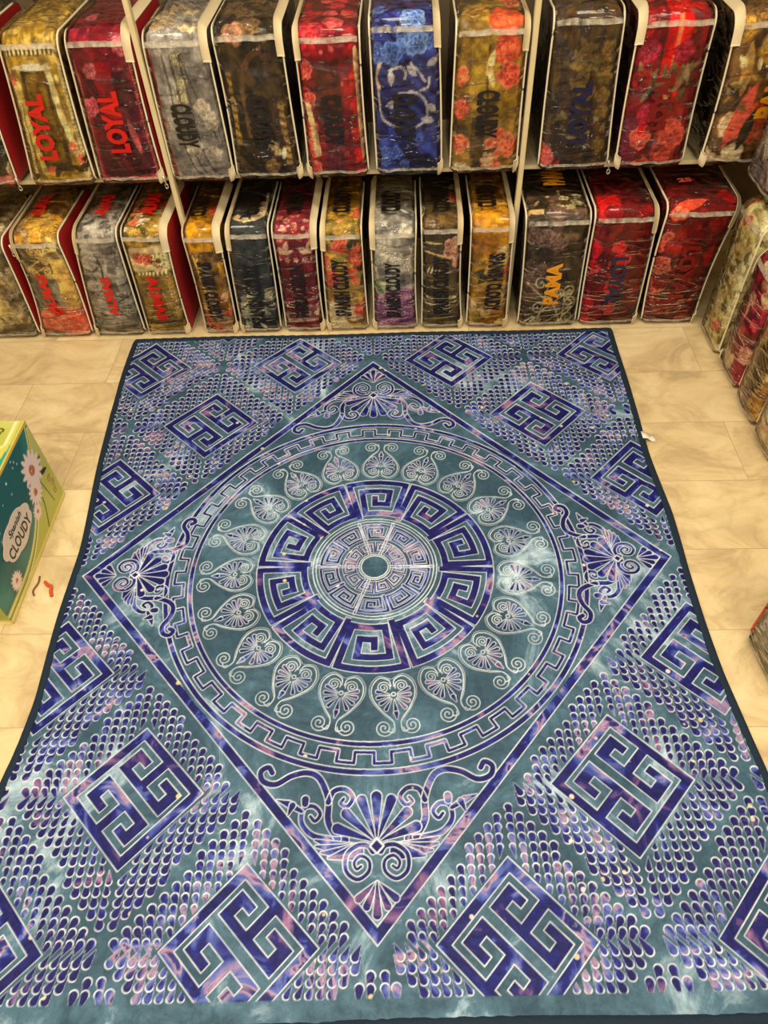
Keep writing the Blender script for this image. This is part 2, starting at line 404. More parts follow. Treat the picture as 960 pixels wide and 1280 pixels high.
# -- teardrop fans and key squares on their lattice
random.seed(4)
KEY = [  # rectangles s0,s1,t0,t1 of one half of the key (frame coordinates 0..1)
    (.145, .855, .55, .645), (.145, .262, .55, .832), (.145, .355, .735, .832),
    (.428, .53, .60, .93), (.73, .855, .55, .832), (.60, .855, .735, .832)]
SQ = .193
def st_xy(c, s, t):     # s runs from the west corner to the south... expressed in plane axes
    # corners: L=(0,0), T=(t=1), R=(1,1), B=(s=1)
    return (c[0] - SQ + SQ * t + SQ * s, c[1] + SQ * t - SQ * s)
centres = []
for i in range(-4, 5):
    for j in range(-5, 6):
        if (i + j) % 2 == 0 and abs(i) + abs(j) >= 4:
            c = (i * .3325, j * .3735)
            if abs(c[0]) < 1.45 and abs(c[1]) < 1.75: centres.append(c)
for c in centres:
    # drops: columns and rows, head outwards, tip towards the middle line of the square
    dx, dy = .0262, .0245
    for sx in (-1, 1):
        for sy in (1, -1):
            todo = []
            for i in range(13):
                for j in range(13):
                    x = .0155 + i * dx; y = .0165 + j * dy
                    l = x + y
                    if SQ + .012 < l < .333:
                        todo.append((l, x, y))
            todo.sort(reverse=True)
            for l, x, y in todo:
                k = (l - SQ) / .14
                r = .0072 + .0044 * k
                hx = c[0] + sx * x; hy = c[1] + sy * y
                lean = (x - y) * .03 * sx
                ln = .026 + .008 * k
                if not (-1.14 < hx < 1.14 and -1.225 < hy < 1.36): continue
                if abs(hx) / HX + abs(hy) / HY < 1.045: continue
                a = np.array((hx + .10 * r * sx, hy + .004 * sy)); b = np.array((hx - lean - .012 * sx * (x / .3), hy + .004 * sy - ln * sy))
                if sy < 0 and sx * c[0] < 0: b = np.array((hx + sx * .50 * ln, hy - .004 + .86 * ln))       # slanting fan on the side that faces the middle
                w = window(min(a[0], b[0]) - r, max(a[0], b[0]) + r, min(a[1], b[1]) - r, max(a[1], b[1]) + r, .004)
                if not w: continue
                X = GX[w]; Y = GY[w]; d = d_line(X, Y, np.array([a, b]), r, .001); u = (a - b) / np.hypot(*(a - b))
                head = sstep((X - a[0]) * u[0] + (Y - a[1]) * u[1] + (X - a[0]) * -.25 * sx, -.55 * r, .5 * r)
                LIN[w] = LIN[w] * (1 - sstep(-d, 0, 2 * AA)); FIL[w] = np.maximum(FIL[w], sstep(-d, -AA, AA))
                LIN[w] = np.maximum(LIN[w], (.38 + .62 * head) * sstep(.0008 + .0007 * head + AA - np.abs(d), 0, 2 * AA))
for c in centres:
    if abs(c[0]) > 1.3 or abs(c[1]) > 1.5: continue
    w = window(c[0] - SQ, c[0] + SQ, c[1] - SQ, c[1] + SQ, .012)
    if not w: continue
    X = GX[w] - c[0]; Y = GY[w] - c[1]
    dsq = (np.abs(X) + np.abs(Y) - SQ) * .7071
    m_in = dsq < .006
    FIL[w] = np.where(m_in, 0, FIL[w]); LIN[w] = np.where(m_in, 0, LIN[w])
    # frame coordinates
    t = (X + Y) / (2 * SQ) + .5; s = (X - Y) / (2 * SQ) + .5
    side = SQ * 1.4142
    def rect(s0, s1, t0, t1):
        ds = np.abs(s - (s0 + s1) / 2) - (s1 - s0) / 2; dt = np.abs(t - (t0 + t1) / 2) - (t1 - t0) / 2
        return np.where((ds > 0) & (dt > 0), np.hypot(ds, dt), np.maximum(ds, dt)) * side
    d = np.maximum(rect(0, 1, 0, 1), -rect(.098, .902, .098, .902))
    for s0, s1, t0, t1 in KEY:
        d = np.minimum(d, rect(s0, s1, t0, t1)); d = np.minimum(d, rect(1 - s1, 1 - s0, 1 - t1, 1 - t0))
    stamp(w, d, .0013)

# -- the big diamond band
w = window(-1.02, 1.02, -1.14, 1.14)
nrm = 1 / math.hypot(1 / HX, 1 / HY)
dd = (np.abs(GX[w]) / HX + np.abs(GY[w]) / HY - 1) * nrm
clear = dd < 0.004
FIL[w] = np.where(clear, 0, FIL[w]); LIN[w] = np.where(clear, 0, LIN[w])
stamp(w, np.abs(dd + .0145) - .0135, .0014)

# -- rings, meander
w = window(-.74, .74, -.74, .74)
RR = np.hypot(GX[w], GY[w]); AN = np.arctan2(GY[w], GX[w])
m_in = RR < .722
FIL[w] = np.where(m_in, 0, FIL[w]); LIN[w] = np.where(m_in, 0, LIN[w])
stamp(w, np.abs(RR - .703) - .0085, .0013)
stamp(w, np.abs(RR - .623) - .0075, .0013)
NT = 40
ph = ((AN + .05) / (2 * PI) * NT) % 1.0
per = 2 * PI * .662 / NT
u = np.abs(ph - .5) * per                        # distance from the middle of the tooth
hw = .235 * per
top = .0055
d_in = np.where(u > hw, np.abs(RR - .6465), np.hypot(u - hw, RR - .6465))
d_out = np.where(u < hw, np.abs(RR - .678), np.hypot(u - hw, RR - .678))
d_leg = np.where((RR > .6465) & (RR < .678), np.abs(u - hw), 1)
stamp(w, np.minimum(np.minimum(d_in, d_out), d_leg) - top, .0012)

# -- ring of palmette hearts
def place(l, rho, ang):
    ca, sa = math.cos(ang), math.sin(ang)
    l = np.asarray(l, float); rho = np.asarray(rho, float)
    return np.stack([rho * ca - l * sa, rho * sa + l * ca], -1)
for k in range(19):
    ang = math.radians(-83.6 + k * 360 / 19)
    for s in (-1, 1):
        H = [(.030, .587), (.018, .592), (.011, .585), (.0127, .557), (.041, .522), (.063, .480), (.0605, .442), (.036, .4175), (.0090, .427), (.004, .448)]
        P = catmull(H, 8)
        put_line(place(P[:, 0] * s, P[:, 1], ang), .0014)
        Q = catmull([(.0155, .556), (.040, .530), (.068, .482), (.066, .438), (.037, .411), (.002, .424)], 8)
        put_line(place(Q[:, 0] * s, Q[:, 1], ang), .0009, .7)
        S = spiral(.041, .5755, .027, 2.1, PI * .95, -1)
        put_line(place(S[:, 0] * s, S[:, 1], ang), .0012)
        S = spiral(.0275, .4495, .0205, 2.2, PI * .9, 1)
        put_line(place(S[:, 0] * s, S[:, 1], ang), .0012)
    for a, ln in ((112, .050), (88, .047), (62, .046), (34, .050)):
        for s in (-1, 1):
            aa = math.radians(a)
            b0 = place(s * .012 * math.sin(aa), .478 + .012 * math.cos(aa), ang); b1 = place(s * ln * math.sin(aa), .478 + ln * math.cos(aa), ang)
            put_leaf(b0, b1, .0012, .0062, .0009)
    put_leaf(place(0, .492, ang), place(0, .534, ang), .0012, .0085, .0009)
    put_leaf(place(0, .534, ang), place(0, .553, ang), .0075, .002, .0009)
    C = place(0, .474, ang); w = window(C[0] - .01, C[0] + .01, C[1] - .01, C[1] + .01)
    line_only(w, np.abs(np.hypot(GX[w] - C[0], GY[w] - C[1]) - .006), .0014)

# -- key rings
SPI = [(.055, .03), (.055, .945), (.945, .945), (.945, .09), (.235, .09), (.235, .70), (.72, .70), (.72, .34), (.46, .34), (.46, .50)]
def key_ring(r0, r1, n, phase, th, flip=1, lw=.0012):
    w = window(-r1 - .02, r1 + .02, -r1 - .02, r1 + .02)
    R = np.hypot(GX[w], GY[w]); A = np.arctan2(GY[w], GX[w])
    half = PI / n * .985
    q = ((A - phase + PI / n) % (2 * PI / n)) - PI / n
    pa = -flip * q / (2 * half) + .5; pb = (R - r0) / (r1 - r0)
    la = 2 * half * R; lb = r1 - r0
    d = np.full(R.shape, 1e9)
    for i in range(len(SPI) - 1):
        A0 = np.array(SPI[i]); B0 = np.array(SPI[i + 1])
        da = (np.abs(pa - (A0[0] + B0[0]) / 2) - abs(A0[0] - B0[0]) / 2) * la - th
        db = (np.abs(pb - (A0[1] + B0[1]) / 2) - abs(A0[1] - B0[1]) / 2) * lb - th
        d = np.minimum(d, np.where((da > 0) & (db > 0), np.hypot(da, db), np.maximum(da, db)))
    d = np.where((R > r0 - .03) & (R < r1 + .03), d, 1)
    stamp(w, d, lw)
key_ring(.224, .398, 10, math.radians(88), .0122)
key_ring(.122, .186, 10, math.radians(88), .0050, lw=.0010)
key_ring(.062, .108, 10, math.radians(106), .0036, -1, lw=.0009)
w = window(-.24, .24, -.24, .24); RR = np.hypot(GX[w], GY[w]); AN = np.arctan2(GY[w], GX[w])
line_only(w, np.abs(RR - .210), .0018); line_only(w, np.abs(RR - .199), .0016)
line_only(w, np.abs(RR - .046), .002); line_only(w, np.abs(RR - .053), .0016)
for k in (1, 3, 5, 8, 10):
    a = math.radians(70 + 36 * k)
    P = np.array([(.056 * math.cos(a), .056 * math.sin(a)), (.197 * math.cos(a), .197 * math.sin(a))])
    put_ribbon(P, .004, lw=.0016)

# -- corner palmettes between the diamond's points and the ring
def corner(fn):
    f = lambda P: np.array([fn(p) for p in P])
    for s in (-1, 1):
        m = lambda P: f([(s * x, y) for x, y in P])
        tall = catmull([(.102, .246), (.128, .290), (.130, .346), (.155, .403), (.189, .421), (.233, .414), (.276, .392), (.312, .402), (.320, .428), (.300, .440), (.288, .424)], 8)
        put_ribbon(m(tall), .0095, .0085, over=True)
        br = catmull([(.130, .340), (.115, .369), (.085, .373), (.064, .351), (.078, .328), (.096, .336), (.088, .348)], 8)
        put_ribbon(m(br), .0085, .005)
        s2 = catmull([(.080, .243), (.125, .246), (.171, .258), (.199, .290), (.194, .325), (.168, .330), (.150, .310), (.163, .292), (.176, .304)], 8)
        put_ribbon(m(s2), .0085, .0055)
        for a, b, r0, r1 in (((.200, .318), (.236, .338), .006, .010), ((.236, .338), (.270, .350), .010, .002), ((.226, .334), (.236, .309), .010, .003), ((.192, .338), (.192, .349), .010, .011)):
            put_leaf(m([a])[0], m([b])[0], r0, r1)
        for b in ((.160, .244), (.158, .229), (.143, .213), (.124, .200)):
            put_leaf(m([(.055, .213)])[0], m([b])[0], .022, .0035)
        vol = catmull([(.006, .228), (.060, .244), (.004, .190)][:1] + [(.010, .212), (.022, .226), (.050, .228), (.078, .206), (.078, .168), (.050, .148), (.022, .164), (.020, .190), (.042, .203), (.058, .188), (.052, .172), (.040, .178)], 8)
        put_ribbon(m(vol), .0075, .0045, over=True)
        for b in ((.104, .272), (.081, .309), (.040, .343)):
            put_leaf(m([(b[0] * .12, .235 + (b[1] - .235) * .12)])[0], m([b])[0], .0035, .0145)
        for b in ((.046, .104), (.026, .086)):
            put_leaf(m([(0, .142)])[0], m([b])[0], .003, .0105)
    put_leaf(f([(0, .25)])[0], f([(0, .352)])[0], .0035, .0155)
    put_leaf(f([(0, .14)])[0], f([(0, .068)])[0], .003, .012)
    put_poly(f([(0, .208), (.018, .226), (0, .244), (-.018, .226)]))
corner(lambda p: (p[0], -HY + p[1]))
corner(lambda p: (p[0], HY - p[1]))
corner(lambda p: (HX - p[1] * .80, p[0] * .76))
corner(lambda p: (-HX + p[1] * .80, p[0] * .76))

# plain hem at the near edge, and unprinted far rim
hem = sstep(-GY, 1.220, 1.225)
FIL *= 1 - hem; LIN *= 1 - hem

inside = (GX > xl_of(GY) + .009) & (GX < xr_of(GY) - .009) & (GY < yt_of(GX) - .009) & (GY > yb_of(GX) + .009)
edge = np.minimum(np.minimum(GX - xl_of(GY), xr_of(GY) - GX), np.minimum(yt_of(GX) - GY, GY - yb_of(GX)))
Z = .013 + .0016 * LIN - .0012 * FIL
Z += .005 * (fbm(GX * 3.1, GY * 3.1, 5) - .5) + .0022 * (fbm(GX * 14, GY * 10, 9) - .5)
edgew = sstep(.16 - edge, 0, .16)
Z += edgew * .010 * (fbm(GX * 16, GY * 16, 21) - .5)
for pos, arr in ((-.035, GX), (.02, GX), (.0, GY)):      # pressed fold lines
    Z += .0016 * np.exp(-((arr - pos - .006 * np.sin(GY * 5 + GX * 4)) / .005) ** 2) * (.4 + .9 * fbm(GX * 5, GY * 5, 31))
Z -= .006 * sstep(.03 - edge, 0, .03)
fq = quads_of(NX, NY)
keep = inside.ravel()[fq].all(1)
fq = fq[keep]
used = np.unique(fq); remap = np.full(NX * NY, -1, np.int64); remap[used] = np.arange(len(used))
V = np.stack([GX, GY, Z], -1).reshape(-1, 3)[used]
blk = empty('plush_blanket', (0, 0, 0), TH)
tag(blk, 'large blue embossed plush blanket with round Greek key medallion, spread flat on the marble floor', 'blanket')
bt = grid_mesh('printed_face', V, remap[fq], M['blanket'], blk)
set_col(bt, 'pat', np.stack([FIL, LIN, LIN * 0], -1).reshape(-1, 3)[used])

# binding all round: a padded, quilted strip
ys = np.linspace(-1.262, 1.33, 150); xs = np.linspace(-1.09, 1.085, 130)
per = [(float(xl_of(y)), float(y)) for y in np.linspace(yb_of(-1.09), yt_of(-1.11), 160)]
per += [(float(x), float(yt_of(x))) for x in np.linspace(-1.11, 1.089, 140)[1:]]
per += [(float(xr_of(y)), float(y)) for y in np.linspace(yt_of(1.089), yb_of(1.09), 160)[1:]]
per += [(float(x), float(yb_of(x))) for x in np.linspace(1.09, -1.09, 140)[1:-1]]
per = np.array(per); n = len(per)
for _ in range(2): per = (np.roll(per, 1, 0) + 2 * per + np.roll(per, -1, 0)) / 4
tg = np.roll(per, -1, 0) - np.roll(per, 1, 0); tg /= np.linalg.norm(tg, axis=1)[:, None]
inn = np.stack([tg[:, 1], -tg[:, 0]], 1)                       # towards the middle
prof = [(0.0, .0005), (-.003, .006), (.002, .014), (.007, .0185), (.014, .0185), (.020, .0165), (.025, .0125)]
BV = []
cum = np.cumsum(np.r_[0, np.linalg.norm(np.diff(per, axis=0), axis=1)])
for a, h in prof:
    q = .0012 * np.sin(cum * 260 + a * 300)
    p = per + inn * a
    BV.append(np.stack([p[:, 0], p[:, 1], np.full(n, h) + (q if h > .01 else 0)], 1))
BV = np.array(BV).reshape(-1, 3)
grid_mesh('binding', BV, quads_of(len(prof), n, wrap_v=True), M['binding'], blk)
# sewn-in label on the right edge
V_, F_ = [], []
for i, a in enumerate(np.linspace(-.012, .042, 7)):
    for y in (.566, .604):
        V_.append((float(xr_of(.585)) + a, y + .1 * (a if a > 0 else 0) * -.4, .021 - (.018 * sstep(a, .0, .03)) + .001))
for i in range(6): F_.append((2 * i, 2 * i + 2, 2 * i + 3, 2 * i + 1))
ct = link_mesh('care_label', V_, F_, M['tagw'], blk)
sm = ct.modifiers.new('thickness', 'SOLIDIFY'); sm.thickness = .0012
ct['label'] = 'small cream care label on the right edge'

# ------------------------------------------------------------------ BAGGED BLANKETS
class Paint:
    """2-D textile print painter on unfolded bag coordinates (metres)"""
    def __init__(s, U, V, seed):
        s.U, s.V, s.seed = U, V, seed; s.C = np.zeros(U.shape + (3,)); s.rng = random.Random(seed)
        s.wu = (fbm(U * 18, V * 18, seed + 50) - .5) * .02; s.wv = (fbm(U * 18, V * 18, seed + 60) - .5) * .02
    def mix(s, m, c): s.C = s.C * (1 - m[..., None]) + lin(c) * m[..., None]
    def base(s, c): s.C[:] = lin(c)
    def mott(s, c, scale=14, thr=.52, soft=.08, k=0, sv=1.0): s.mix(sstep(fbm(s.U * scale, s.V * scale * sv, s.seed + 7 * k + 3), thr - soft, thr + soft), c)
    def band(s, v0, v1, c, u0=-9, u1=9, soft=.003, wob=1.0):
        V = s.V + s.wv * wob; U = s.U + s.wu * wob
        s.mix(sstep(V, v0 - soft, v0 + soft) * (1 - sstep(V, v1 - soft, v1 + soft)) * sstep(U, u0 - soft, u0 + soft) * (1 - sstep(U, u1 - soft, u1 + soft)), c)
    def flower(s, u, v, r, c1, c2, k=5):
        p0 = s.rng.random() * 6; W = np.abs(s.U - u) + np.abs(s.V - v) < 3 * r
        if not W.any(): return
        U = s.U[W] - u + s.wu[W] * .6; V = s.V[W] - v + s.wv[W] * .6; C = s.C[W]; a1 = lin(c1); a2 = lin(c2)
        for ring, n in ((1.0, k), (.66, k), (.36, 3)):
            for i in range(n):
                a = p0 + ring * 2.1 + i * 2 * PI / n; q = r * ring * s.rng.uniform(.42, .56); qr = r * ring * s.rng.uniform(.40, .52)
                d = np.hypot((U - q * math.cos(a)), (V - q * math.sin(a))) / qr
                m = (1 - sstep(d, .93, 1.05))[:, None]
                tone = sstep(d, .35, .98)[:, None]                     # petals printed paler or darker at the rim
                dk = (1 - sstep(d, .0, .45))[:, None] * .45
                C = C * (1 - m) + (a1 * (1 - tone) + a2 * tone) * (1 - dk) * m
        s.C[W] = C
    def daisy(s, u, v, r, c, cc, k=10):
        dU = s.U - u; dV = s.V - v; R = np.hypot(dU, dV); A = np.arctan2(dV, dU)
        s.mix(1 - sstep(R, r * (.8 + .25 * np.cos(k * A)) - .002, r * (.8 + .25 * np.cos(k * A)) + .001), c)
        s.mix(1 - sstep(R, r * .42, r * .48), cc)
    def leaf(s, u, v, ang, l, wd, c):
        dU = s.U - u; dV = s.V - v; a = dU * math.cos(ang) + dV * math.sin(ang); b = -dU * math.sin(ang) + dV * math.cos(ang)
        t = np.clip(a / l, 0, 1); m = (1 - sstep(np.abs(b) - wd * np.sin(PI * t) ** .8, -.001, .0015)) * (a > 0) * (a < l)
        s.mix(m, c)
    def scatter(s, n, pal, r0, r1, v0=0, v1=1.0, hw=.14, leaves=None):
        for _ in range(n):
            u = s.rng.uniform(-hw, hw); v = s.rng.uniform(v0, v1); c1, c2 = s.rng.choice(pal)
            if leaves:
                for q in range(3): s.leaf(u, v, s.rng.uniform(0, 6.28), s.rng.uniform(1.2, 1.9) * r1, .35 * r1, s.rng.choice(leaves))
            s.flower(u, v, s.rng.uniform(r0, r1), c1, c2, s.rng.choice([5, 6]))
    def dense(s, n, pal, l=.035, wd=.008, v0=-.02, v1=.95, hw=.15):
        for _ in range(n):
            s.leaf(s.rng.uniform(-hw, hw), s.rng.uniform(v0, v1), s.rng.uniform(0, 6.28), l * s.rng.uniform(.5, 1.3), wd * s.rng.uniform(.6, 1.3), s.rng.choice(pal))
    def leaves(s, n, pal, l, wd, v0=0, v1=1, hw=.14, a0=0, a1=6.28):
        for _ in range(n): s.leaf(s.rng.uniform(-hw, hw), s.rng.uniform(v0, v1), s.rng.uniform(a0, a1), l * s.rng.uniform(.6, 1.2), wd, s.rng.choice(pal))
    def stroke(s, pts, wd, c, smooth=True):
        P = catmull(pts, 7) if smooth else np.array(pts)
        s.mix(1 - sstep(d_line(s.U, s.V, P, wd), -.0008, .0012), c)
    def curls(s, n, c, r=.03, wd=.0025, v0=0, v1=.4, hw=.1):
        for _ in range(n):
            u = s.rng.uniform(-hw, hw); v = s.rng.uniform(v0, v1); sg = s.rng.choice([-1, 1]); a = s.rng.uniform(0, 6.28)
            P = spiral(u, v, r * s.rng.uniform(.6, 1.1), 1.5, a, sg, .004, 26)
            tail = P[0] + (P[0] - P[2]) * 6
            s.stroke([tuple(tail)] + [tuple(p) for p in P[::2]], wd, c)
    def fringe(s, u, v0, v1, c, w=.018, per=.009, u2=None):
        u2 = u if u2 is None else u2
        uc = u + (u2 - u) * (s.V - v0) / (v1 - v0)
        m = (1 - sstep(np.abs(s.U - uc + s.wu * .3), w / 2 - .002, w / 2 + .001)) * sstep(s.V, v0, v0 + .004) * (1 - sstep(s.V, v1 - .004, v1))
        s.mix(m * (.25 + .75 * (np.sin(2 * PI * (s.V + .5 * (s.U - uc)) / per) > -.2)), c)
    def streaks(s, c, scale=60, k=0, thr=.55, a=1.0, ang=0.0):
        q = s.U * math.cos(ang) + s.V * math.sin(ang); t = -s.U * math.sin(ang) + s.V * math.cos(ang)
        s.mix(a * sstep(fbm(q * scale, t * scale * .12, s.seed + 11 * k + 90), thr - .05, thr + .05), c)

NC, NCAP = 52, 9
def bag_surface(xl0, xl1, xr0, xr1, H, D, bulge, sway, seed, rt=.05):
    """smooth grid P[nu,nv,3] of the stuffed bag, its normals, and print coordinates"""
    rb = .018
    pr = []                                    # closed profile in (y, z), starting at the front bottom
    def seg(a, b, n): pr.extend([(a[0] + (b[0] - a[0]) * i / n, a[1] + (b[1] - a[1]) * i / n) for i in range(n)])
    def arc(cy, cz, r, a0, a1, n): pr.extend([(cy + r * math.cos(a0 + (a1 - a0) * i / n), cz + r * math.sin(a0 + (a1 - a0) * i / n)) for i in range(n)])
    arc(rb, rb, rb, PI * 1.5, PI, 6)
    seg((0, rb), (0, H - rt), 84)
    arc(rt, H - rt, rt, PI, PI / 2, 18)
    seg((rt, H), (D - .05, H), 60)
    arc(D - .05, H - .05, .05, PI / 2, 0, 5)
    seg((D, H - .05), (D, rb), 8)
    arc(D - rb, rb, rb, 0, -PI / 2, 4)
    seg((D - rb, 0), (rb, 0), 8)
    pr = np.array(pr); nv = len(pr)
    arcl = np.r_[0, np.cumsum(np.linalg.norm(np.diff(pr, axis=0), axis=1))]
    cols = [(-1.0, q) for q in np.linspace(1, .12, NCAP)] + [(-1 + 2 * i / (NC - 1), 0.0) for i in range(NC)] + [(1.0, q) for q in np.linspace(.12, 1, NCAP)]
    nu = len(cols); P = np.zeros((nu, nv, 3)); UU = np.zeros((nu, nv)); VV = np.zeros((nu, nv))
    w = .5 * ((xr0 - xl0) + (xr1 - xl1))
    cy, cz = D / 2, H / 2
    for k, (t, q) in enumerate(cols):
        ins = 0.0
        if q == 0:
            e = max(0.0, (abs(t) - .86) / .14); ins = .014 * (1 - math.sqrt(max(0, 1 - e * e)))
        y = pr[:, 0].copy(); z = pr[:, 1].copy()
        fy = np.clip((y - cy) / cy, -1, 1); fz = np.clip((z - cz) / cz, -1, 1)
        y = y - ins * fy; z = z - ins * fz
        if q > 0:
            g = .014 / (D / 2) + (1 - .014 / (D / 2)) * ((q - .12) / .88 * .97 + .03)
            y = cy + (y - cy) * (1 - g); z = cz + (z - cz) * (1 - g)
        else:
            tt = (1 - t * t)
            y = y - bulge * tt * np.sin(PI * np.clip(z / H, 0, 1)) ** .7 * sstep(-pr[:, 0], -.10, 0)
            z = z + .7 * bulge * tt * sstep(pr[:, 1], H - .08, H) * np.sin(PI * np.clip(pr[:, 0] / D, 0, 1)) ** .6
        f = np.clip(z / H, 0, 1.1)
        xa = xl0 + (xl1 - xl0) * f + sway[0] * np.sin(PI * f); xb = xr0 + (xr1 - xr0) * f + sway[1] * np.sin(PI * f)
        x = xa + (xb - xa) * (t + 1) / 2
        if q > 0: x = x + (1 if t > 0 else -1) * .004 * min(1, q * 3)
        P[k, :, 0] = x; P[k, :, 1] = y; P[k, :, 2] = z
        UU[k] = t * w / 2 + (0 if q == 0 else math.copysign(.02 + .25 * q, t)); VV[k] = arcl
    du = np.gradient(P, axis=0); dv = np.roll(P, -1, 1) - np.roll(P, 1, 1)
    Nn = np.cross(dv, du); Nn /= np.linalg.norm(Nn, axis=2)[..., None] + 1e-12
    c = P.reshape(-1, 3).mean(0)
    if (Nn * (P - c)).sum() < 0: Nn = -Nn
    return dict(P=P, N=Nn, U=UU, V=VV, arc=arcl, w=w, H=H, D=D, nu=nu, nv=nv, rt=rt)

def surf(S, t, v, off):
    """point on the bag front/top at across-position t (-1..1) and run v, lifted by off"""
    t = np.asarray(t, float); v = np.asarray(v, float)
    ci = NCAP + (np.clip(t, -1, 1) + 1) / 2 * (NC - 1); vi = np.interp(v, S['arc'], np.arange(S['nv']))
    c0 = np.clip(np.floor(ci).astype(int), NCAP, NCAP + NC - 2); v0 = np.clip(np.floor(vi).astype(int), 0, S['nv'] - 2)
    fc = (ci - c0)[..., None]; fv = (vi - v0)[..., None]
    def s(A): return (A[c0, v0] * (1 - fc) + A[c0 + 1, v0] * fc) * (1 - fv) + (A[c0, v0 + 1] * (1 - fc) + A[c0 + 1, v0 + 1] * fc) * fv
    n = s(S['N']); n = n / (np.linalg.norm(n, axis=-1)[..., None] + 1e-12)
    return s(S['P']) + n * np.asarray(off)[..., None]

def strip(name, S, t0, t1, v0, v1, off, thick, mat, parent, nt=3, nv=40, wob=0.0, seed=0):
    """solid strip lying on the bag between t0..t1 and v0..v1"""
    T, Vv = np.meshgrid(np.linspace(0, 1, nt), np.linspace(0, 1, nv), indexing='ij')
    vv = v0 + (v1 - v0) * Vv; tt = t0 + (t1 - t0) * T
    if wob:
        vv = vv + wob * (fbm(tt * 3 + 5, vv * 0 + 1, seed) - .5) * 2 if nt > nv else vv
        tt = tt + (wob * 6 * (fbm(vv * 12, tt * 0 + 2, seed) - .5) if nt <= nv else 0)
    A = surf(S, tt, vv, np.full(tt.shape, off + thick)); B = surf(S, tt, vv, np.full(tt.shape, off))
    n = nt * nv
    verts = np.concatenate([A.reshape(-1, 3), B.reshape(-1, 3)])
    q = quads_of(nt, nv); qs = [q, q[:, ::-1] + n]
    idx = np.arange(n).reshape(nt, nv)
    loop = list(idx[:, 0]) + list(idx[-1, 1:]) + list(idx[::-1, -1][1:]) + list(idx[0, ::-1][1:-1])
    loop = np.array(loop); l2 = np.roll(loop, -1)
    qs.append(np.stack([loop, l2, l2 + n, loop + n], 1))
    return grid_mesh(name, verts, np.concatenate(qs), mat, parent)

_txt = {}
def text_mesh(body, bold=.055):
    key = (body, bold)
    if key in _txt: return _txt[key]
    cu = bpy.data.curves.new('glyphs', 'FONT'); cu.body = body; cu.size = 1; cu.offset = bold; cu.space_character = 1.02; cu.resolution_u = 3
    o = bpy.data.objects.new('glyphs', cu); COL.objects.link(o)
    dg = bpy.context.evaluated_depsgraph_get(); dg.update()
    me = o.evaluated_get(dg).to_mesh()
    V = np.array([v.co[:] for v in me.vertices]); F = [tuple(p.vertices) for p in me.polygons]
    o.evaluated_get(dg).to_mesh_clear()
    bpy.data.objects.remove(o); bpy.data.curves.remove(cu)
    x0, x1 = V[:, 0].min(), V[:, 0].max(); y0, y1 = V[:, 1].min(), V[:, 1].max()
    V = np.stack([(V[:, 0] - x0) / (x1 - x0), (V[:, 1] - y0) / (y1 - y0)], 1)
    _txt[key] = (V, F); return _txt[key]

def lettering(S, body, mat, parent, v0, v1, uc, cap, direction='up', skew=0.0, off=.0105, wid=None):
    V, F = text_mesh(body)
    a = V[:, 0]; h = V[:, 1] - .5
    if direction == 'up': v = v0 + (v1 - v0) * a; u = uc - cap * h
    elif direction == 'down': v = v1 - (v1 - v0) * a; u = uc + cap * h
    else: u = uc + (a - .5) * wid; v = v0 + (v1 - v0) * (h + .5)
    u = u + skew * (v - (v0 + v1) / 2)
    P = surf(S, u / (S['w'] / 2), v, np.full(len(u), off))
    return link_mesh('lettering', P, F, mat, parent, smooth=False)

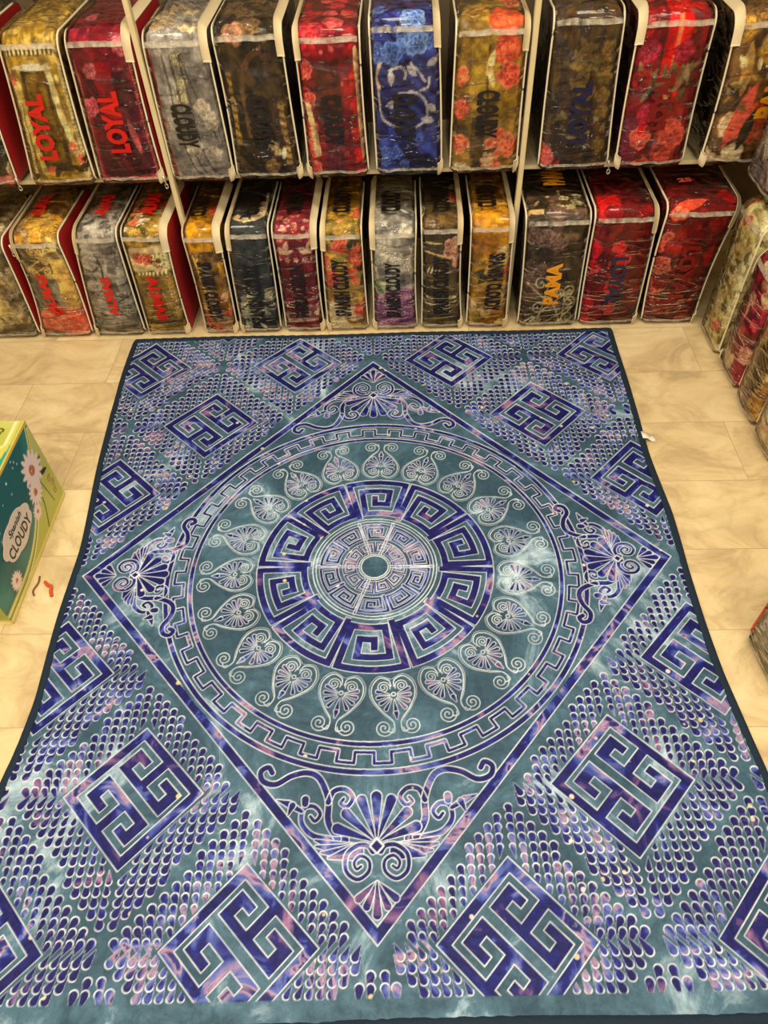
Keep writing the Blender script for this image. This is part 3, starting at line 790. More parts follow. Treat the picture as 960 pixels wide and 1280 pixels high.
def make_bag(name, label, x, H, D, painter, seed, loc, rz=0.0, bulge=.016, sway=(0, 0), texts=(), piping='white', zipper=None, side=None, crumple=.010, folds=None, group='bagged blankets', pull=None, rt=.05, pipemat=None):
    """x = (left bottom, left top, right bottom, right top) in the bag's own frame"""
    rg_ = random.Random(seed * 7 + 1); sway = (sway[0] + rg_.uniform(-.004, .010), sway[1] + rg_.uniform(-.010, .004))
    S = bag_surface(*x, H, D, bulge, sway, seed, rt)
    root = empty(name, loc, rz); tag(root, label, 'bagged blanket', group)
    nz = fbm(S['U'] * 16, S['V'] * 16, seed + 5, 4) - .5
    disp = -.009 + crumple * 1.5 * nz
    if folds is not None: disp = disp + folds(S['U'], S['V'])
    disp = np.clip(disp, -.05, .0035)
    cap_mask = np.ones(S['nu']); cap_mask[:NCAP] = .3; cap_mask[-NCAP:] = .3
    P = S['P'] + S['N'] * (disp * cap_mask[:, None])[..., None]
    body = grid_mesh('folded_blanket', P.reshape(-1, 3), quads_of(S['nu'], S['nv'], wrap_v=True), M['plush'], root)
    pt = Paint(S['U'], S['V'], seed); painter(pt, S); g = pt.C.mean(-1, keepdims=True); pt.C = np.clip(g + (pt.C - g) * 1.07, 0, 1); set_col(body, 'col', np.clip(pt.C * 1.25 * (.62 + .76 * sstep(fbm(S['U'] * 42, S['V'] * 42, seed + 33, 3), .25, .75))[..., None], 0, 1).reshape(-1, 3))
    # clear cover
    st = 3
    cs = np.r_[np.arange(0, S['nu'] - 1, st), S['nu'] - 1]; vs = np.arange(0, S['nv'], 2)
    Pc = S['P'][np.ix_(cs, vs)]; Nc = S['N'][np.ix_(cs, vs)]; Uc = S['U'][np.ix_(cs, vs)]; Vc = S['V'][np.ix_(cs, vs)]
    wr = .0035 + .005 * (fbm((Uc + .5 * Vc) * 26, (Vc - .5 * Uc) * 10, seed + 71, 3) - .35)
    Pc = Pc + Nc * np.clip(wr, .0045, .009)[..., None]
    grid_mesh('clear_cover', Pc.reshape(-1, 3), quads_of(len(cs), len(vs), wrap_v=True), M['film'], root)
    Lf = S['arc'][6 + 84 + 18 + 58]
    hwm = S['w'] / 2
    for sgn in (-1, 1):
        zp = zipper == sgn
        if zp:
            strip('zipper_tape', S, sgn * (1 - .017 / hwm), sgn * 1.0, H - .09, Lf, .006, .0045, M['cream'], root, 3, 60)
            strip('zipper_tape', S, sgn * (1 - .013 / hwm), sgn * 1.0, .01, .055, .006, .006, M['cream'], root, 3, 12)
        v = np.linspace(.004, Lf, 90)
        c = surf(S, np.full(90, sgn * 1.0), v, np.full(90, .003)); c[:, 0] += sgn * .001
        Vt, Ft = tube(c, .0042 if not pipemat else .006, 6)
        link_mesh('edge_piping', Vt, Ft, pipemat or M[piping], root)
    strip('seam_strip', S, -.93, .93, H - .040, H - .024, .0065, .0012, M['seam'], root, 40, 3, .003, seed)
    strip('seam_strip', S, -.95, .95, .030, .039, .0065, .0012, M['seam'], root, 40, 3, .006, seed + 4)
    for tx in texts: lettering(S, *tx[:1], M[tx[1]], root, **tx[2])
    if side:
        k = -1 if side > 0 else 0
        rows = list(range(S['nu'] - NCAP - 1, S['nu'])) if side > 0 else list(range(0, NCAP + 1))
        Ps = S['P'][rows] + np.array([.011 * side, 0, 0])
        q = quads_of(len(rows), S['nv'], wrap_v=True)
        grid_mesh('side_panel', Ps.reshape(-1, 3), q, M['redpanel'], root)
        root.children[-1]['label'] = 'red fabric side panel'
    if pull:
        sgn, v = pull
        p = surf(S, np.array(sgn * .97), np.array(v), np.array(.013))
        Vt, Ft = tube([p + np.array([0, 0, .012]), p + np.array([.002, -.003, 0]), p + np.array([.004, -.004, -.022])], .0045, 8, .5)
        V2, F2 = tube([p + np.array([.004 + .006 * math.cos(a), -.005, -.030 + .009 * math.sin(a)]) for a in np.linspace(0, 6.2, 12)], .0022, 6)
        k = len(Vt); link_mesh('zipper_pull', list(Vt) + list(V2), list(Ft) + [tuple(i + k for i in f) for f in F2], M['zinc'], root)
    return root

def vfold(n=4, amp=.012, k=0.0, seed=0, w=.2, v0=0, v1=1.5):
    def f(U, V):
        q = (U + k * (V - .25) + .012 * (fbm(U * 0 + 3, V * 6, seed) - .5)) / w * n
        return -amp * (1 - np.abs(np.sin(PI * q)) ** .55) * sstep(V, v0 - .02, v0 + .02) * (1 - sstep(V, v1 - .02, v1 + .02))
    return f
def hfold(vs, amp=.014, wd=.008):
    def f(U, V):
        d = 0 * U
        for v in vs: d = d - amp * np.exp(-((V - v - .01 * np.sin(U * 25 + v * 40)) / wd) ** 2)
        return d
    return f
def both(*fs): return lambda U, V: sum(f(U, V) for f in fs)

CREAMS = [((238, 214, 168), (206, 160, 118)), ((240, 226, 190), (214, 180, 130))]
CORAL = [((226, 92, 60), (240, 152, 110)), ((214, 70, 50), (236, 130, 100)), ((236, 130, 90), (200, 60, 46))]
PINK = [((206, 60, 84), (240, 130, 140)), ((232, 150, 150), (190, 50, 70))]
LILAC = [((140, 84, 128), (196, 150, 180)), ((160, 110, 150), (100, 60, 100))]
OLIVE = [(92, 82, 38), (60, 56, 26), (130, 120, 60)]

# ---- prints
def p_L0(p, S):
    p.base((176, 160, 120)); p.dense(50, [(226, 210, 166), (90, 78, 56), (140, 126, 96)]); p.mott((98, 86, 62), 20, .5); p.mott((220, 206, 160), 12, .58, k=1); p.streaks((110, 96, 66), 50, a=.7, ang=.3)
    p.band(.10, .26, (226, 204, 140), -.04, .03); p.leaves(20, OLIVE, .04, .006)
def p_L1(p, S):
    p.base((200, 150, 60)); p.dense(40, [(226, 186, 90), (140, 100, 34), (110, 84, 34), (236, 206, 130)]); p.mott((120, 84, 34), 16, .5); p.curls(16, (226, 186, 90), .022, .004, .36, .70, .12)
    p.band(.30, .48, (112, 92, 52)); p.curls(14, (232, 196, 120), .022, .003, .30, .47)
    p.band(.16, .32, (110, 112, 96)); p.streaks((176, 172, 146), 70, thr=.5, a=.5, ang=.5)
    p.band(.14, .40, (222, 184, 104), .035, .14); p.band(-.1, .155, (222, 104, 78))
    for u, v, r in ((-.02, .06, .07), (.06, .02, .07), (-.07, .10, .05)): p.flower(u, v, r, (228, 112, 86), (240, 146, 116))
    p.flower(-.01, .16, .035, (206, 28, 24), (236, 70, 50)); p.band(-.1, .035, (130, 118, 88), -.2, -.01)
    p.scatter(5, [((224, 190, 90), (160, 110, 40))], .03, .05, .5, .85)
def p_L2(p, S):
    p.base((142, 136, 126)); p.mott((176, 170, 158), 9, .5); p.mott((96, 92, 84), 26, .6, k=1)
    for P in ([(-.02, .42), (0, .36), (.0, .30), (.06, .27), (.12, .29)], [(.12, .22), (.06, .20), (.02, .16), (.06, .10)], [(-.1, .36), (-.05, .34), (-.02, .36)], [(-.08, .14), (-.02, .12), (.09, .13)]): p.stroke(P, .004, (72, 68, 60))
    p.band(-.1, .07, (120, 112, 98)); p.scatter(5, [((214, 190, 176), (180, 130, 120)), ((206, 170, 160), (230, 214, 200))], .025, .04, .56, .75, .07)
def p_L3(p, S):
    p.base((178, 146, 70)); p.mott((142, 112, 46), 14, .52)
    q = (np.sin((p.U + p.V) * 190) * np.sin((p.U - p.V) * 190)); p.mix((q > .35) * (p.V < .28) * (p.V > .08) * .6, (112, 92, 40))
    p.band(.335, .445, (232, 206, 160)); p.scatter(3, CORAL, .02, .035, .36, .42, .06); p.daisy(.045, .385, .034, (96, 74, 30), (214, 170, 140)); p.daisy(.045, .385, .027, (226, 206, 150), (110, 86, 40))
    p.band(.318, .332, (96, 78, 36)); 
    for i in range(12): p.band(.319, .331, (238, 222, 170), -.11 + i * .019, -.099 + i * .019, .001, .2)
    p.band(.06, .085, (86, 70, 34)); p.scatter(8, [((214, 180, 90), (150, 112, 46))] + CORAL[:1], .02, .04, .5, .8, .1, [(240, 226, 190), (90, 84, 40)])
    p.leaves(14, [(238, 226, 196)], .03, .005, .5, .7)
def p_L4(p, S):
    p.base((112, 82, 36)); p.dense(60, [(226, 186, 90), (140, 100, 34), (110, 84, 34), (236, 206, 130)]); p.mott((70, 54, 24), 22, .5); p.streaks((146, 108, 46), 40, a=.8, ang=-.5); p.mott((196, 150, 44), 12, .6, k=2)
    p.band(.42, .62, (204, 152, 44)); p.mott((146, 100, 30), 24, .58, k=4); p.scatter(4, CORAL, .03, .05, -.02, .10, .08); p.flower(.06, .66, .05, *CORAL[2]); p.stroke([(-.06, .40), (-.045, .30), (-.02, .10)], .006, (226, 186, 90))
    p.flower(.03, .06, .05, (196, 160, 110), (150, 110, 60)); p.flower(.055, .20, .028, (236, 190, 140), (220, 150, 110))
def p_L5(p, S):
    p.base((52, 56, 56)); p.streaks((66, 70, 68), 40, a=.8); p.band(-.1, .08, (34, 38, 44))
    for i in range(26): p.leaf(-.06 + p.rng.uniform(-.05, .06), .07 + p.rng.uniform(-.06, .12), p.rng.uniform(0, 6.28), .07, .011, p.rng.choice([(222, 214, 182), (190, 190, 164), (140, 150, 130)]))
    p.scatter(3, [((206, 196, 160), (120, 120, 96))], .02, .035, .12, .22, .09); p.leaf(.03, .02, 2.2, .05, .008, (226, 216, 180))
    for v, u in ((.60, -.05), (.57, -.01), (.585, .03), (.62, .06), (.66, .062), (.70, .06)): p.flower(u, v, .022, (232, 214, 176), (214, 160, 120))
    p.stroke([(-.10, .62), (-.03, .565), (.04, .575), (.07, .66), (.065, .8)], .006, (226, 206, 164))
def p_L6(p, S):
    p.base((122, 36, 48)); p.mott((146, 50, 62), 10, .5); p.streaks((104, 28, 42), 60, a=.5)
    c = (226, 188, 160)
    p.band(.140, .152, c, wob=.3); p.band(.06, .078, c, wob=.3); p.band(.052, .055, (80, 20, 34), wob=.3)
    for u in (-.075, -.025, .025, .075): p.flower(u, .106, .02, c, (236, 210, 184), 3)
    for u in (-.08, -.04, 0, .04, .08): p.daisy(u, .375, .014, c, (200, 120, 100), 5)
    for u in (-.05, .055): p.leaf(u, .40, 2.5, .05, .014, c); p.leaf(u, .40, 1.3, .06, .013, c); p.leaf(u, .40, .4, .045, .007, c)
    p.scatter(16, [(c, (190, 70, 60)), ((200, 70, 60), (226, 150, 120))], .010, .020, .46, .62, .09); p.mott((96, 26, 26), 20, .62, k=3)
def p_L7(p, S):
    p.base((170, 138, 60)); p.dense(60, [(226, 190, 90), (126, 112, 54), (236, 150, 110), (240, 214, 160)]); p.mott((204, 168, 70), 12, .5); p.mott((116, 104, 50), 18, .6, k=1)
    p.scatter(7, CORAL, .03, .055, .22, .46, .1, OLIVE); p.scatter(5, CREAMS, .04, .06, .0, .14, .1); p.flower(.07, .12, .045, *CORAL[1]); p.band(.40, .415, (226, 80, 60), -.09, .02)
    p.flower(-.09, .36, .04, *CORAL[0]); p.scatter(6, [((214, 160, 40), (160, 110, 30)), ((226, 190, 90), (180, 130, 50))], .03, .06, .48, .85, .1); p.flower(.09, .62, .05, *CORAL[2])
def p_L8(p, S):
    p.base((178, 172, 160)); p.dense(50, [(230, 224, 208), (140, 134, 126), (196, 190, 178)]); p.mott((214, 208, 192), 10, .5); p.mott((126, 122, 114), 18, .6, k=1)
    p.band(-.1, .20, (124, 74, 112)); p.scatter(10, LILAC, .03, .05, -.02, .20, .1); p.stroke([(-.1, .27), (-.03, .25), (.05, .26)], .004, (70, 66, 60)); p.flower(-.075, .22, .045, (150, 164, 128), (190, 196, 160)); p.leaf(-.09, .25, -1, .07, .014, (110, 130, 90))
    p.scatter(5, [((220, 214, 196), (160, 152, 140))], .035, .05, .3, .5, .09); p.leaves(10, [(90, 86, 76), (226, 220, 200)], .05, .008, .52, .8)
def p_L9(p, S):
    p.base((76, 62, 34)); p.mott((96, 80, 46), 9, .5); p.streaks((64, 52, 28), 50, a=.6)
    c = (224, 202, 150)
    p.stroke([(-.1, .182), (0, .165), (.1, .175)], .0035, c); p.stroke([(-.1, .155), (-.03, .135), (.1, .155)], .003, c); p.stroke([(-.1, .40), (0, .375), (.05, .36)], .003, c); p.stroke([(-.1, .435), (.0, .43)], .003, c)
    for i in range(4): p.leaf(-.07 + i * .018, .29, 1.2, .04, .004, c)
    p.flower(.06, .405, .055, (206, 136, 110), (232, 190, 164)); p.flower(.085, .345, .035, (226, 180, 150), (196, 130, 110))
    p.leaves(12, [(226, 206, 160), (40, 34, 22)], .06, .012, .55, .85); p.flower(.06, .72, .045, *CORAL[2]); p.band(.50, .56, (104, 78, 36))
def p_L10(p, S):
    p.base((186, 146, 54)); p.dense(60, [(226, 186, 90), (140, 100, 34), (110, 84, 34), (236, 206, 130)]); p.mott((142, 104, 34), 16, .52); p.mott((222, 190, 100), 12, .62, k=1)
    p.scatter(8, [((226, 196, 120), (180, 134, 60)), ((210, 160, 60), (150, 100, 34))], .03, .05, .0, .30, .1, OLIVE); p.flower(.05, .38, .06, (240, 220, 160), (226, 186, 120)); p.flower(.1, .29, .04, *CORAL[1]); p.flower(-.085, .12, .04, *CREAMS[0])
    p.band(.41, .66, (206, 152, 46)); p.mott((158, 106, 26), 12, .56, k=4); p.scatter(3, [((222, 176, 70), (170, 120, 40))], .04, .06, .5, .7, .08); p.leaves(8, OLIVE, .05, .012, .62, .9)
def p_L11(p, S):
    p.base((54, 42, 26)); p.streaks((74, 58, 36), 46, a=.8, ang=.3); p.mott((110, 84, 66), 16, .62, k=2)
    p.curls(9, (206, 194, 150), .036, .003, .02, .24, .10); p.stroke([(-.11, .23), (-.03, .16), (.02, .12), (.06, .02)], .003, (206, 194, 150))
    p.scatter(4, [((86, 62, 56), (140, 112, 96))], .03, .05, .28, .46, .1)
    for u, v in ((.05, .58), (.08, .62), (.03, .64), (.09, .67)): p.flower(u, v, .026, (232, 216, 166), (96, 76, 40), 5)
    p.leaves(10, [(206, 190, 140)], .04, .006, .55, .7); p.band(.54, .57, (196, 168, 110), -.2, -.06)
def p_L12(p, S):
    p.base((104, 14, 16)); p.dense(30, [(180, 24, 28), (60, 8, 12), (150, 30, 34), (206, 60, 50)]); p.streaks((136, 24, 22), 44, a=.9, ang=-.4); p.mott((78, 10, 14), 12, .58)
    p.scatter(4, [((190, 24, 34), (226, 70, 70))], .03, .045, .05, .40, .02); 
    for v in (.38, .30, .12, .03): p.flower(-.115, v, .045, (206, 30, 40), (170, 20, 34))
    p.band(.50, .66, (214, 26, 22), -.12, -.03); p.flower(-.06, .60, .05, (226, 50, 40), (190, 16, 16)); p.scatter(6, [((160, 22, 28), (96, 10, 14)), ((206, 40, 40), (140, 16, 20))], .03, .05, .5, .8, .1)
def p_L13(p, S):
    p.base((92, 10, 12)); p.dense(60, [(180, 24, 28), (60, 8, 12), (150, 30, 34), (206, 60, 50)]); p.mott((126, 16, 16), 12, .5); p.streaks((70, 10, 10), 36, a=.6, ang=-.5)
    for v in (.40, .30, .20): p.flower(-.10, v, .05, (196, 36, 30), (226, 130, 100))
    p.scatter(8, [((150, 18, 18), (86, 8, 10)), ((180, 30, 24), (120, 14, 14))], .03, .055, .05, .5, .12); p.leaf(-.11, .55, .3, .12, .025, (232, 90, 60)); p.flower(-.09, .53, .04, (236, 150, 110), (210, 40, 30))
    p.flower(.09, .62, .05, (190, 26, 26), (130, 14, 16)); p.stroke([(.02, .06), (.05, .09), (.02, .12), (.05, .13)], .003, (190, 80, 56)); p.leaves(14, [(70, 22, 14), (150, 60, 40)], .05, .010, .0, .16)
def p_U0(p, S):
    p.base((52, 46, 30)); p.mott((84, 74, 46), 16, .5); p.band(-.1, .05, (196, 120, 110)); p.scatter(5, CREAMS, .02, .04, .04, .2, .1)
def p_U1(p, S):
    p.base((178, 146, 58)); p.dense(30, [(226, 186, 90), (140, 100, 34), (110, 84, 34), (236, 206, 130)]); p.mott((206, 176, 96), 12, .54)
    p.band(.06, .44, (66, 52, 22), -.062, .055); p.band(.10, .42, (128, 98, 30), -.045, .035); p.streaks((96, 72, 24), 44, a=.6, ang=.2)
    p.fringe(-.098, .02, .40, (238, 222, 160), .016, .012); p.fringe(.112, .02, .46, (238, 222, 160), .016, .016)
    p.stroke([(-.08, .40), (-.075, .25), (-.06, .06)], .010, (226, 200, 120)); p.stroke([(.058, .44), (.07, .25), (.10, .05)], .012, (232, 210, 150))
    for u, v in ((.075, .16), (.095, .11), (-.03, .07), (-.1, .40)): p.flower(u, v, .022, *CORAL[0])
    p.leaf(-.09, .44, 0, .17, .012, (238, 226, 190)); p.band(.475, .50, (90, 70, 30)); 
    for i in range(14): p.band(.478, .505, (238, 222, 160), -.12 + i * .018, -.112 + i * .018, .001, .2)
    p.flower(.02, .22, .05, (146, 110, 34), (90, 66, 22)); p.leaves(8, [(60, 46, 20)], .06, .012, .0, .12)
def p_U2(p, S):
    p.base((98, 18, 34)); p.mott((150, 34, 50), 12, .5); p.band(.02, .42, (70, 12, 26), -.09, .10); p.streaks((112, 24, 40), 50, a=.7, ang=.5)
    p.band(.20, .50, (140, 20, 32), -.035, .03); p.fringe(-.112, .01, .46, (226, 140, 120), .016, .012); p.fringe(.118, .01, .46, (214, 120, 104), .012, .012); p.band(-.1, .035, (190, 60, 70)); p.fringe(0, .0, .03, (240, 170, 150), .2, .012)
    p.scatter(6, PINK, .03, .05, .38, .75, .10); p.flower(-.085, .30, .035, *PINK[0]); p.leaf(.07, .12, 1.7, .14, .012, (206, 90, 100)); p.band(.45, .8, (120, 20, 34), -.03, .06)
def p_U3(p, S):
    p.base((138, 132, 126)); p.mott((168, 162, 154), 8, .52); p.streaks((112, 108, 104), 30, a=.5)
    p.band(-.1, .50, (168, 70, 66), -.2, -.108); p.scatter(5, [((206, 196, 160), (120, 110, 80))], .02, .03, .2, .5, .01)
    for i, u in enumerate((-.05, -.02, .015)): p.stroke([(u - .01, .46), (u, .3), (u + .005, .15), (u + .03, .05), (u + .08, .02)], .003, (82, 78, 74))
    p.stroke([(.01, .46), (.05, .30), (.09, .16)], .003, (84, 80, 76)); p.scatter(4, [((176, 164, 148), (206, 196, 178))], .03, .04, .1, .34, .09); p.scatter(6, CREAMS, .03, .05, .5, .8, .1); p.band(-.1, .02, (176, 80, 76))
def p_U4(p, S):
    p.base((56, 44, 26)); p.dense(50, [(96, 80, 48), (30, 26, 16), (120, 100, 62), (60, 50, 30)]); p.mott((34, 28, 16), 14, .5); p.streaks((84, 64, 38), 40, a=.7, ang=.7)
    p.fringe(-.10, .14, .40, (176, 142, 76), .022, .03); p.fringe(.09, .06, .30, (170, 136, 72), .024, .03); p.band(.05, .46, (70, 50, 34), .05, .08)
    p.stroke([(-.05, .18), (-.05, .36), (-.01, .44), (.04, .47)], .010, (104, 74, 44)); p.flower(.035, .14, .022, (226, 206, 150), (176, 150, 96)); p.flower(.05, .11, .018, (226, 206, 150), (176, 150, 96)); p.flower(.02, .06, .035, (176, 142, 90), (110, 84, 46)); p.flower(.03, .0, .03, (206, 176, 110), (140, 110, 60))
    p.leaf(.068, .085, 1.4, .05, .009, (246, 232, 190)); p.scatter(7, [((196, 150, 116), (140, 96, 70)), ((90, 70, 44), (140, 112, 76))], .03, .05, .5, .85, .1)
def p_U5(p, S):
    p.base((150, 30, 36)); p.dense(40, [(226, 50, 60), (240, 120, 116), (120, 20, 30)]); p.mott((106, 20, 26), 12, .5); p.band(.2, .43, (92, 38, 26), -.06, .04); p.band(.0, .24, (112, 42, 52), -.04, .03)
    for v in (.40, .30, .20, .12, .04): p.flower(-.10, v, .04, (222, 48, 56), (240, 130, 110)); p.flower(.10, v - .03, .035, (222, 60, 50), (190, 30, 36))
    p.stroke([(-.10, .28), (-.085, .2), (-.075, .10)], .012, (240, 206, 150)); p.stroke([(.105, .46), (.11, .25), (.115, .08)], .010, (240, 210, 160)); p.scatter(9, [((214, 40, 52), (240, 120, 116)), ((226, 80, 84), (170, 26, 40))], .03, .055, .46, .85, .1); p.streaks((70, 18, 22), 50, a=.35)
def p_U6(p, S):
    p.base((34, 32, 92)); p.dense(60, [(60, 76, 160), (18, 18, 60), (90, 110, 190)]); p.mott((22, 20, 60), 12, .5); p.mott((56, 66, 150), 18, .6, k=1); p.streaks((70, 90, 170), 40, a=.4, ang=.8)
    c = (190, 186, 190)
    p.stroke([(-.105, .33), (-.10, .24), (-.06, .20), (.02, .19), (.07, .22), (.07, .28), (.03, .315), (-.03, .31)], .0045, c)
    p.stroke([(-.06, .39), (-.02, .40), (.0, .38), (-.005, .36)], .004, c); p.stroke([(.05, .32), (.08, .33), (.085, .36)], .004, c); p.stroke([(.02, .41), (.05, .38), (.07, .35)], .004, c); p.stroke([(-.09, .42), (-.11, .37), (-.10, .33)], .006, (206, 180, 160))
    for u, v, a in ((-.055, .34, 1.6), (-.08, .27, .2), (.04, .37, 2.4), (.10, .21, 2.9), (.08, .40, .5), (.075, .27, -.6)): p.leaf(u, v, a, .05, .012, c)
    p.scatter(7, [((74, 110, 184), (140, 166, 206)), ((60, 80, 160), (110, 140, 196))], .03, .055, .42, .62, .12); p.scatter(5, [((54, 60, 146), (90, 120, 190))], .02, .04, .05, .2, .1); p.scatter(8, [((70, 100, 190), (150, 170, 210)), ((96, 40, 80), (40, 50, 120))], .02, .04, .56, .85, .1)
def p_U7(p, S):
    p.base((170, 138, 56)); p.dense(50, [(206, 170, 76), (110, 88, 40), (226, 200, 130)]); p.mott((132, 104, 40), 12, .52); p.mott((72, 58, 34), 9, .62, k=2)
    p.band(.06, .40, (86, 70, 38), -.06, .0); p.band(.22, .46, (168, 138, 54), -.07, -.01)
    for u, v, r in ((-.105, .36, .035), (-.105, .25, .04), (-.105, .12, .04), (.06, .44, .055), (.075, .36, .05), (.06, .12, .06), (.10, .11, .05), (.03, .02, .05)): p.flower(u, v, r, *p.rng.choice(CORAL))
    p.leaf(-.01, .36, 1.3, .09, .012, (236, 216, 150)); p.leaf(.02, .32, 1.9, .08, .012, (232, 206, 140)); p.leaf(-.05, .05, .5, .12, .015, (80, 64, 34)); p.scatter(3, CREAMS, .03, .04, .0, .08, .1)
    p.flower(.05, .56, .075, (236, 120, 70), (226, 80, 54)); p.flower(-.06, .62, .06, (206, 166, 80), (150, 110, 46)); p.flower(.08, .7, .05, (230, 90, 60), (240, 160, 110))
def p_U8(p, S):
    p.base((50, 40, 22)); p.dense(80, [(96, 80, 48), (30, 26, 16), (120, 100, 62), (60, 50, 30)]); p.mott((84, 66, 34), 16, .55); p.streaks((86, 60, 30), 40, a=.9, ang=-.1); p.band(.02, .44, (66, 48, 34), -.09, .02); p.streaks((44, 40, 44), 50, 2, a=.6)
    p.scatter(9, [((150, 120, 64), (96, 76, 40))], .018, .034, .22, .46, .02, [(120, 100, 56)]); 
    for v in (.43, .38, .34, .28, .22, .1): p.flower(.085, v, .03, (146, 116, 60), (90, 70, 34))
    p.leaves(26, [(140, 130, 86), (110, 104, 66), (90, 80, 50)], .04, .007, 0, .45, .13); p.flower(-.125, .06, .055, (222, 84, 84), (236, 120, 110)); p.leaf(-.09, .0, .9, .06, .01, (200, 60, 60)); p.scatter(5, [((96, 80, 44), (60, 48, 26))], .03, .05, .5, .8, .1)
def p_U9(p, S):
    p.base((98, 16, 18)); p.dense(40, [(180, 24, 28), (60, 8, 12), (150, 30, 34), (206, 60, 50)]); p.mott((140, 24, 26), 14, .52); p.streaks((70, 12, 14), 44, a=.6)
    p.band(.27, .9, (206, 30, 24), -.03, .05); p.band(.25, .9, (240, 130, 90), .005, .02, wob=.3); p.leaf(.012, .25, 1.57, .05, .01, (250, 170, 120)); p.band(-.1, .24, (160, 52, 44), .0, .09)
    for v in (.40, .33, .12, .05): p.flower(-.10, v, .042, (190, 30, 44), (120, 20, 50))
    p.band(.02, .2, (110, 34, 52), -.14, -.06); p.leaves(24, [(110, 96, 64), (140, 120, 84), (80, 70, 44)], .07, .008, .24, .34, .09, .8, 2.4); p.scatter(6, [((206, 72, 60), (226, 110, 90))], .03, .05, -.02, .16, .11); p.leaf(-.06, .13, 1.5, .06, .012, (226, 30, 30)); p.scatter(4, [((226, 50, 40), (160, 20, 24))], .03, .05, .55, .8, .1); p.scatter(5, [((206, 60, 80), (150, 20, 50)), ((120, 16, 20), (180, 40, 40))], .03, .05, .2, .5, .12)
def p_U10(p, S):
    p.base((120, 88, 48)); p.dense(60, [(170, 130, 70), (80, 60, 34), (226, 206, 150), (206, 90, 70)]); p.mott((70, 54, 30), 14, .5); p.scatter(6, CREAMS, .03, .05, .0, .2, .12); p.scatter(6, CORAL, .03, .05, -.02, .22, .12); p.leaf(.0, .06, 1.4, .16, .022, (54, 50, 34)); p.leaf(-.06, .08, 1.3, .24, .03, (226, 100, 80)); p.leaf(-.05, .26, 1.6, .18, .02, (196, 150, 80))
    p.leaves(16, [(150, 130, 80), (226, 206, 150)], .05, .010, .2, .5); p.scatter(4, [((206, 166, 80), (150, 110, 46))], .04, .06, .36, .5, .1); p.scatter(8, [((160, 120, 66), (90, 66, 34))], .04, .06, .5, .8, .12)
def p_R0(p, S):
    p.base((232, 216, 156)); p.mott((150, 136, 80), 20, .58)
    p.scatter(26, [((226, 200, 130), (250, 238, 190)), ((236, 214, 150), (250, 240, 204))], .028, .046, 0, .8, .14, [(232, 216, 156), (120, 112, 66)]); p.flower(.0, .09, .035, *CORAL[0]); p.flower(.05, .12, .03, *CORAL[2]); p.scatter(3, [CORAL[2]], .02, .03, .5, .7, .1); p.fringe(-.105, .0, .50, (40, 32, 18), .05, .03); p.band(.40, .62, (120, 80, 46), -.3, -.08)
def p_R1(p, S):
    p.base((128, 22, 42)); p.dense(30, [(180, 50, 70), (90, 14, 28), (206, 80, 96)]); p.mott((160, 34, 56), 8, .5); p.band(.05, .44, (96, 14, 24), -.13, -.06); p.streaks((60, 16, 20), 60, a=.5, thr=.6)
    for u, v in ((-.02, .30), (.03, .36), (.07, .30), (.02, .24), (.08, .38), (.05, .44)): p.flower(u, v, .028, (226, 90, 100), (190, 40, 60))
    p.flower(-.01, .37, .03, (240, 214, 180), (226, 160, 140)); p.leaf(-.01, .36, -1.5, .07, .010, (240, 214, 180)); p.flower(.085, .16, .045, (236, 190, 160), (200, 120, 106)); p.flower(.05, .48, .055, (226, 180, 140), (170, 110, 84)); p.flower(.08, .42, .045, (206, 150, 110), (236, 196, 160))
    for a in (1.2, 1.8, 2.4): p.leaf(-.02, .02, a, .12, .02, (240, 206, 170))
    p.leaf(-.10, .02, 2.0, .10, .02, (236, 190, 160)); p.scatter(5, CREAMS, .03, .05, .5, .8, .1)
def p_R2(p, S):
    p.base((196, 160, 74)); p.dense(40, [(226, 186, 90), (140, 100, 34), (110, 84, 34), (236, 206, 130)]); p.mott((150, 110, 40), 12, .5); p.fringe(-.02, .08, .46, (40, 32, 18), .10, .022, .06); p.fringe(-.09, .1, .46, (238, 220, 150), .03, .014)
    p.band(-.1, .12, (120, 62, 34), -.10, .0); p.flower(.07, .06, .06, (206, 166, 76), (150, 110, 40)); p.scatter(4, CREAMS, .03, .04, .0, .1, .12); p.scatter(6, [CORAL[0], CREAMS[0]], .03, .05, .45, .8, .1)
def p_R3(p, S):
    p.base((230, 212, 172)); p.dense(40, [(240, 226, 196), (206, 160, 130), (110, 96, 66)]); p.mott((206, 150, 120), 10, .6); p.scatter(9, [((240, 226, 196), (214, 170, 130)), ((236, 180, 150), (240, 220, 190))], .04, .06, 0, .8, .12); p.leaves(8, [(40, 34, 24)], .05, .010, .05, .5); p.band(.0, .3, (96, 84, 56), .06, .2)
def p_R4(p, S):
    p.base((104, 92, 62)); p.mott((76, 66, 44), 10, .5); p.curls(8, (180, 160, 110), .03, .003, 0, .4)
def p_UR(p, S):
    p.base((150, 146, 150)); p.dense(70, [(206, 200, 196), (90, 86, 100), (130, 124, 140), (226, 216, 200)]); p.mott((84, 80, 92), 16, .5); p.mott((226, 216, 196), 14, .58, k=1); p.scatter(12, [((206, 200, 196), (110, 104, 120)), ((120, 110, 140), (190, 184, 190)), ((226, 212, 180), (150, 140, 140))], .03, .05, 0, .8, .14, [(70, 70, 66), (96, 90, 110)]); p.flower(.09, .14, .05, (226, 120, 150), (180, 70, 100))
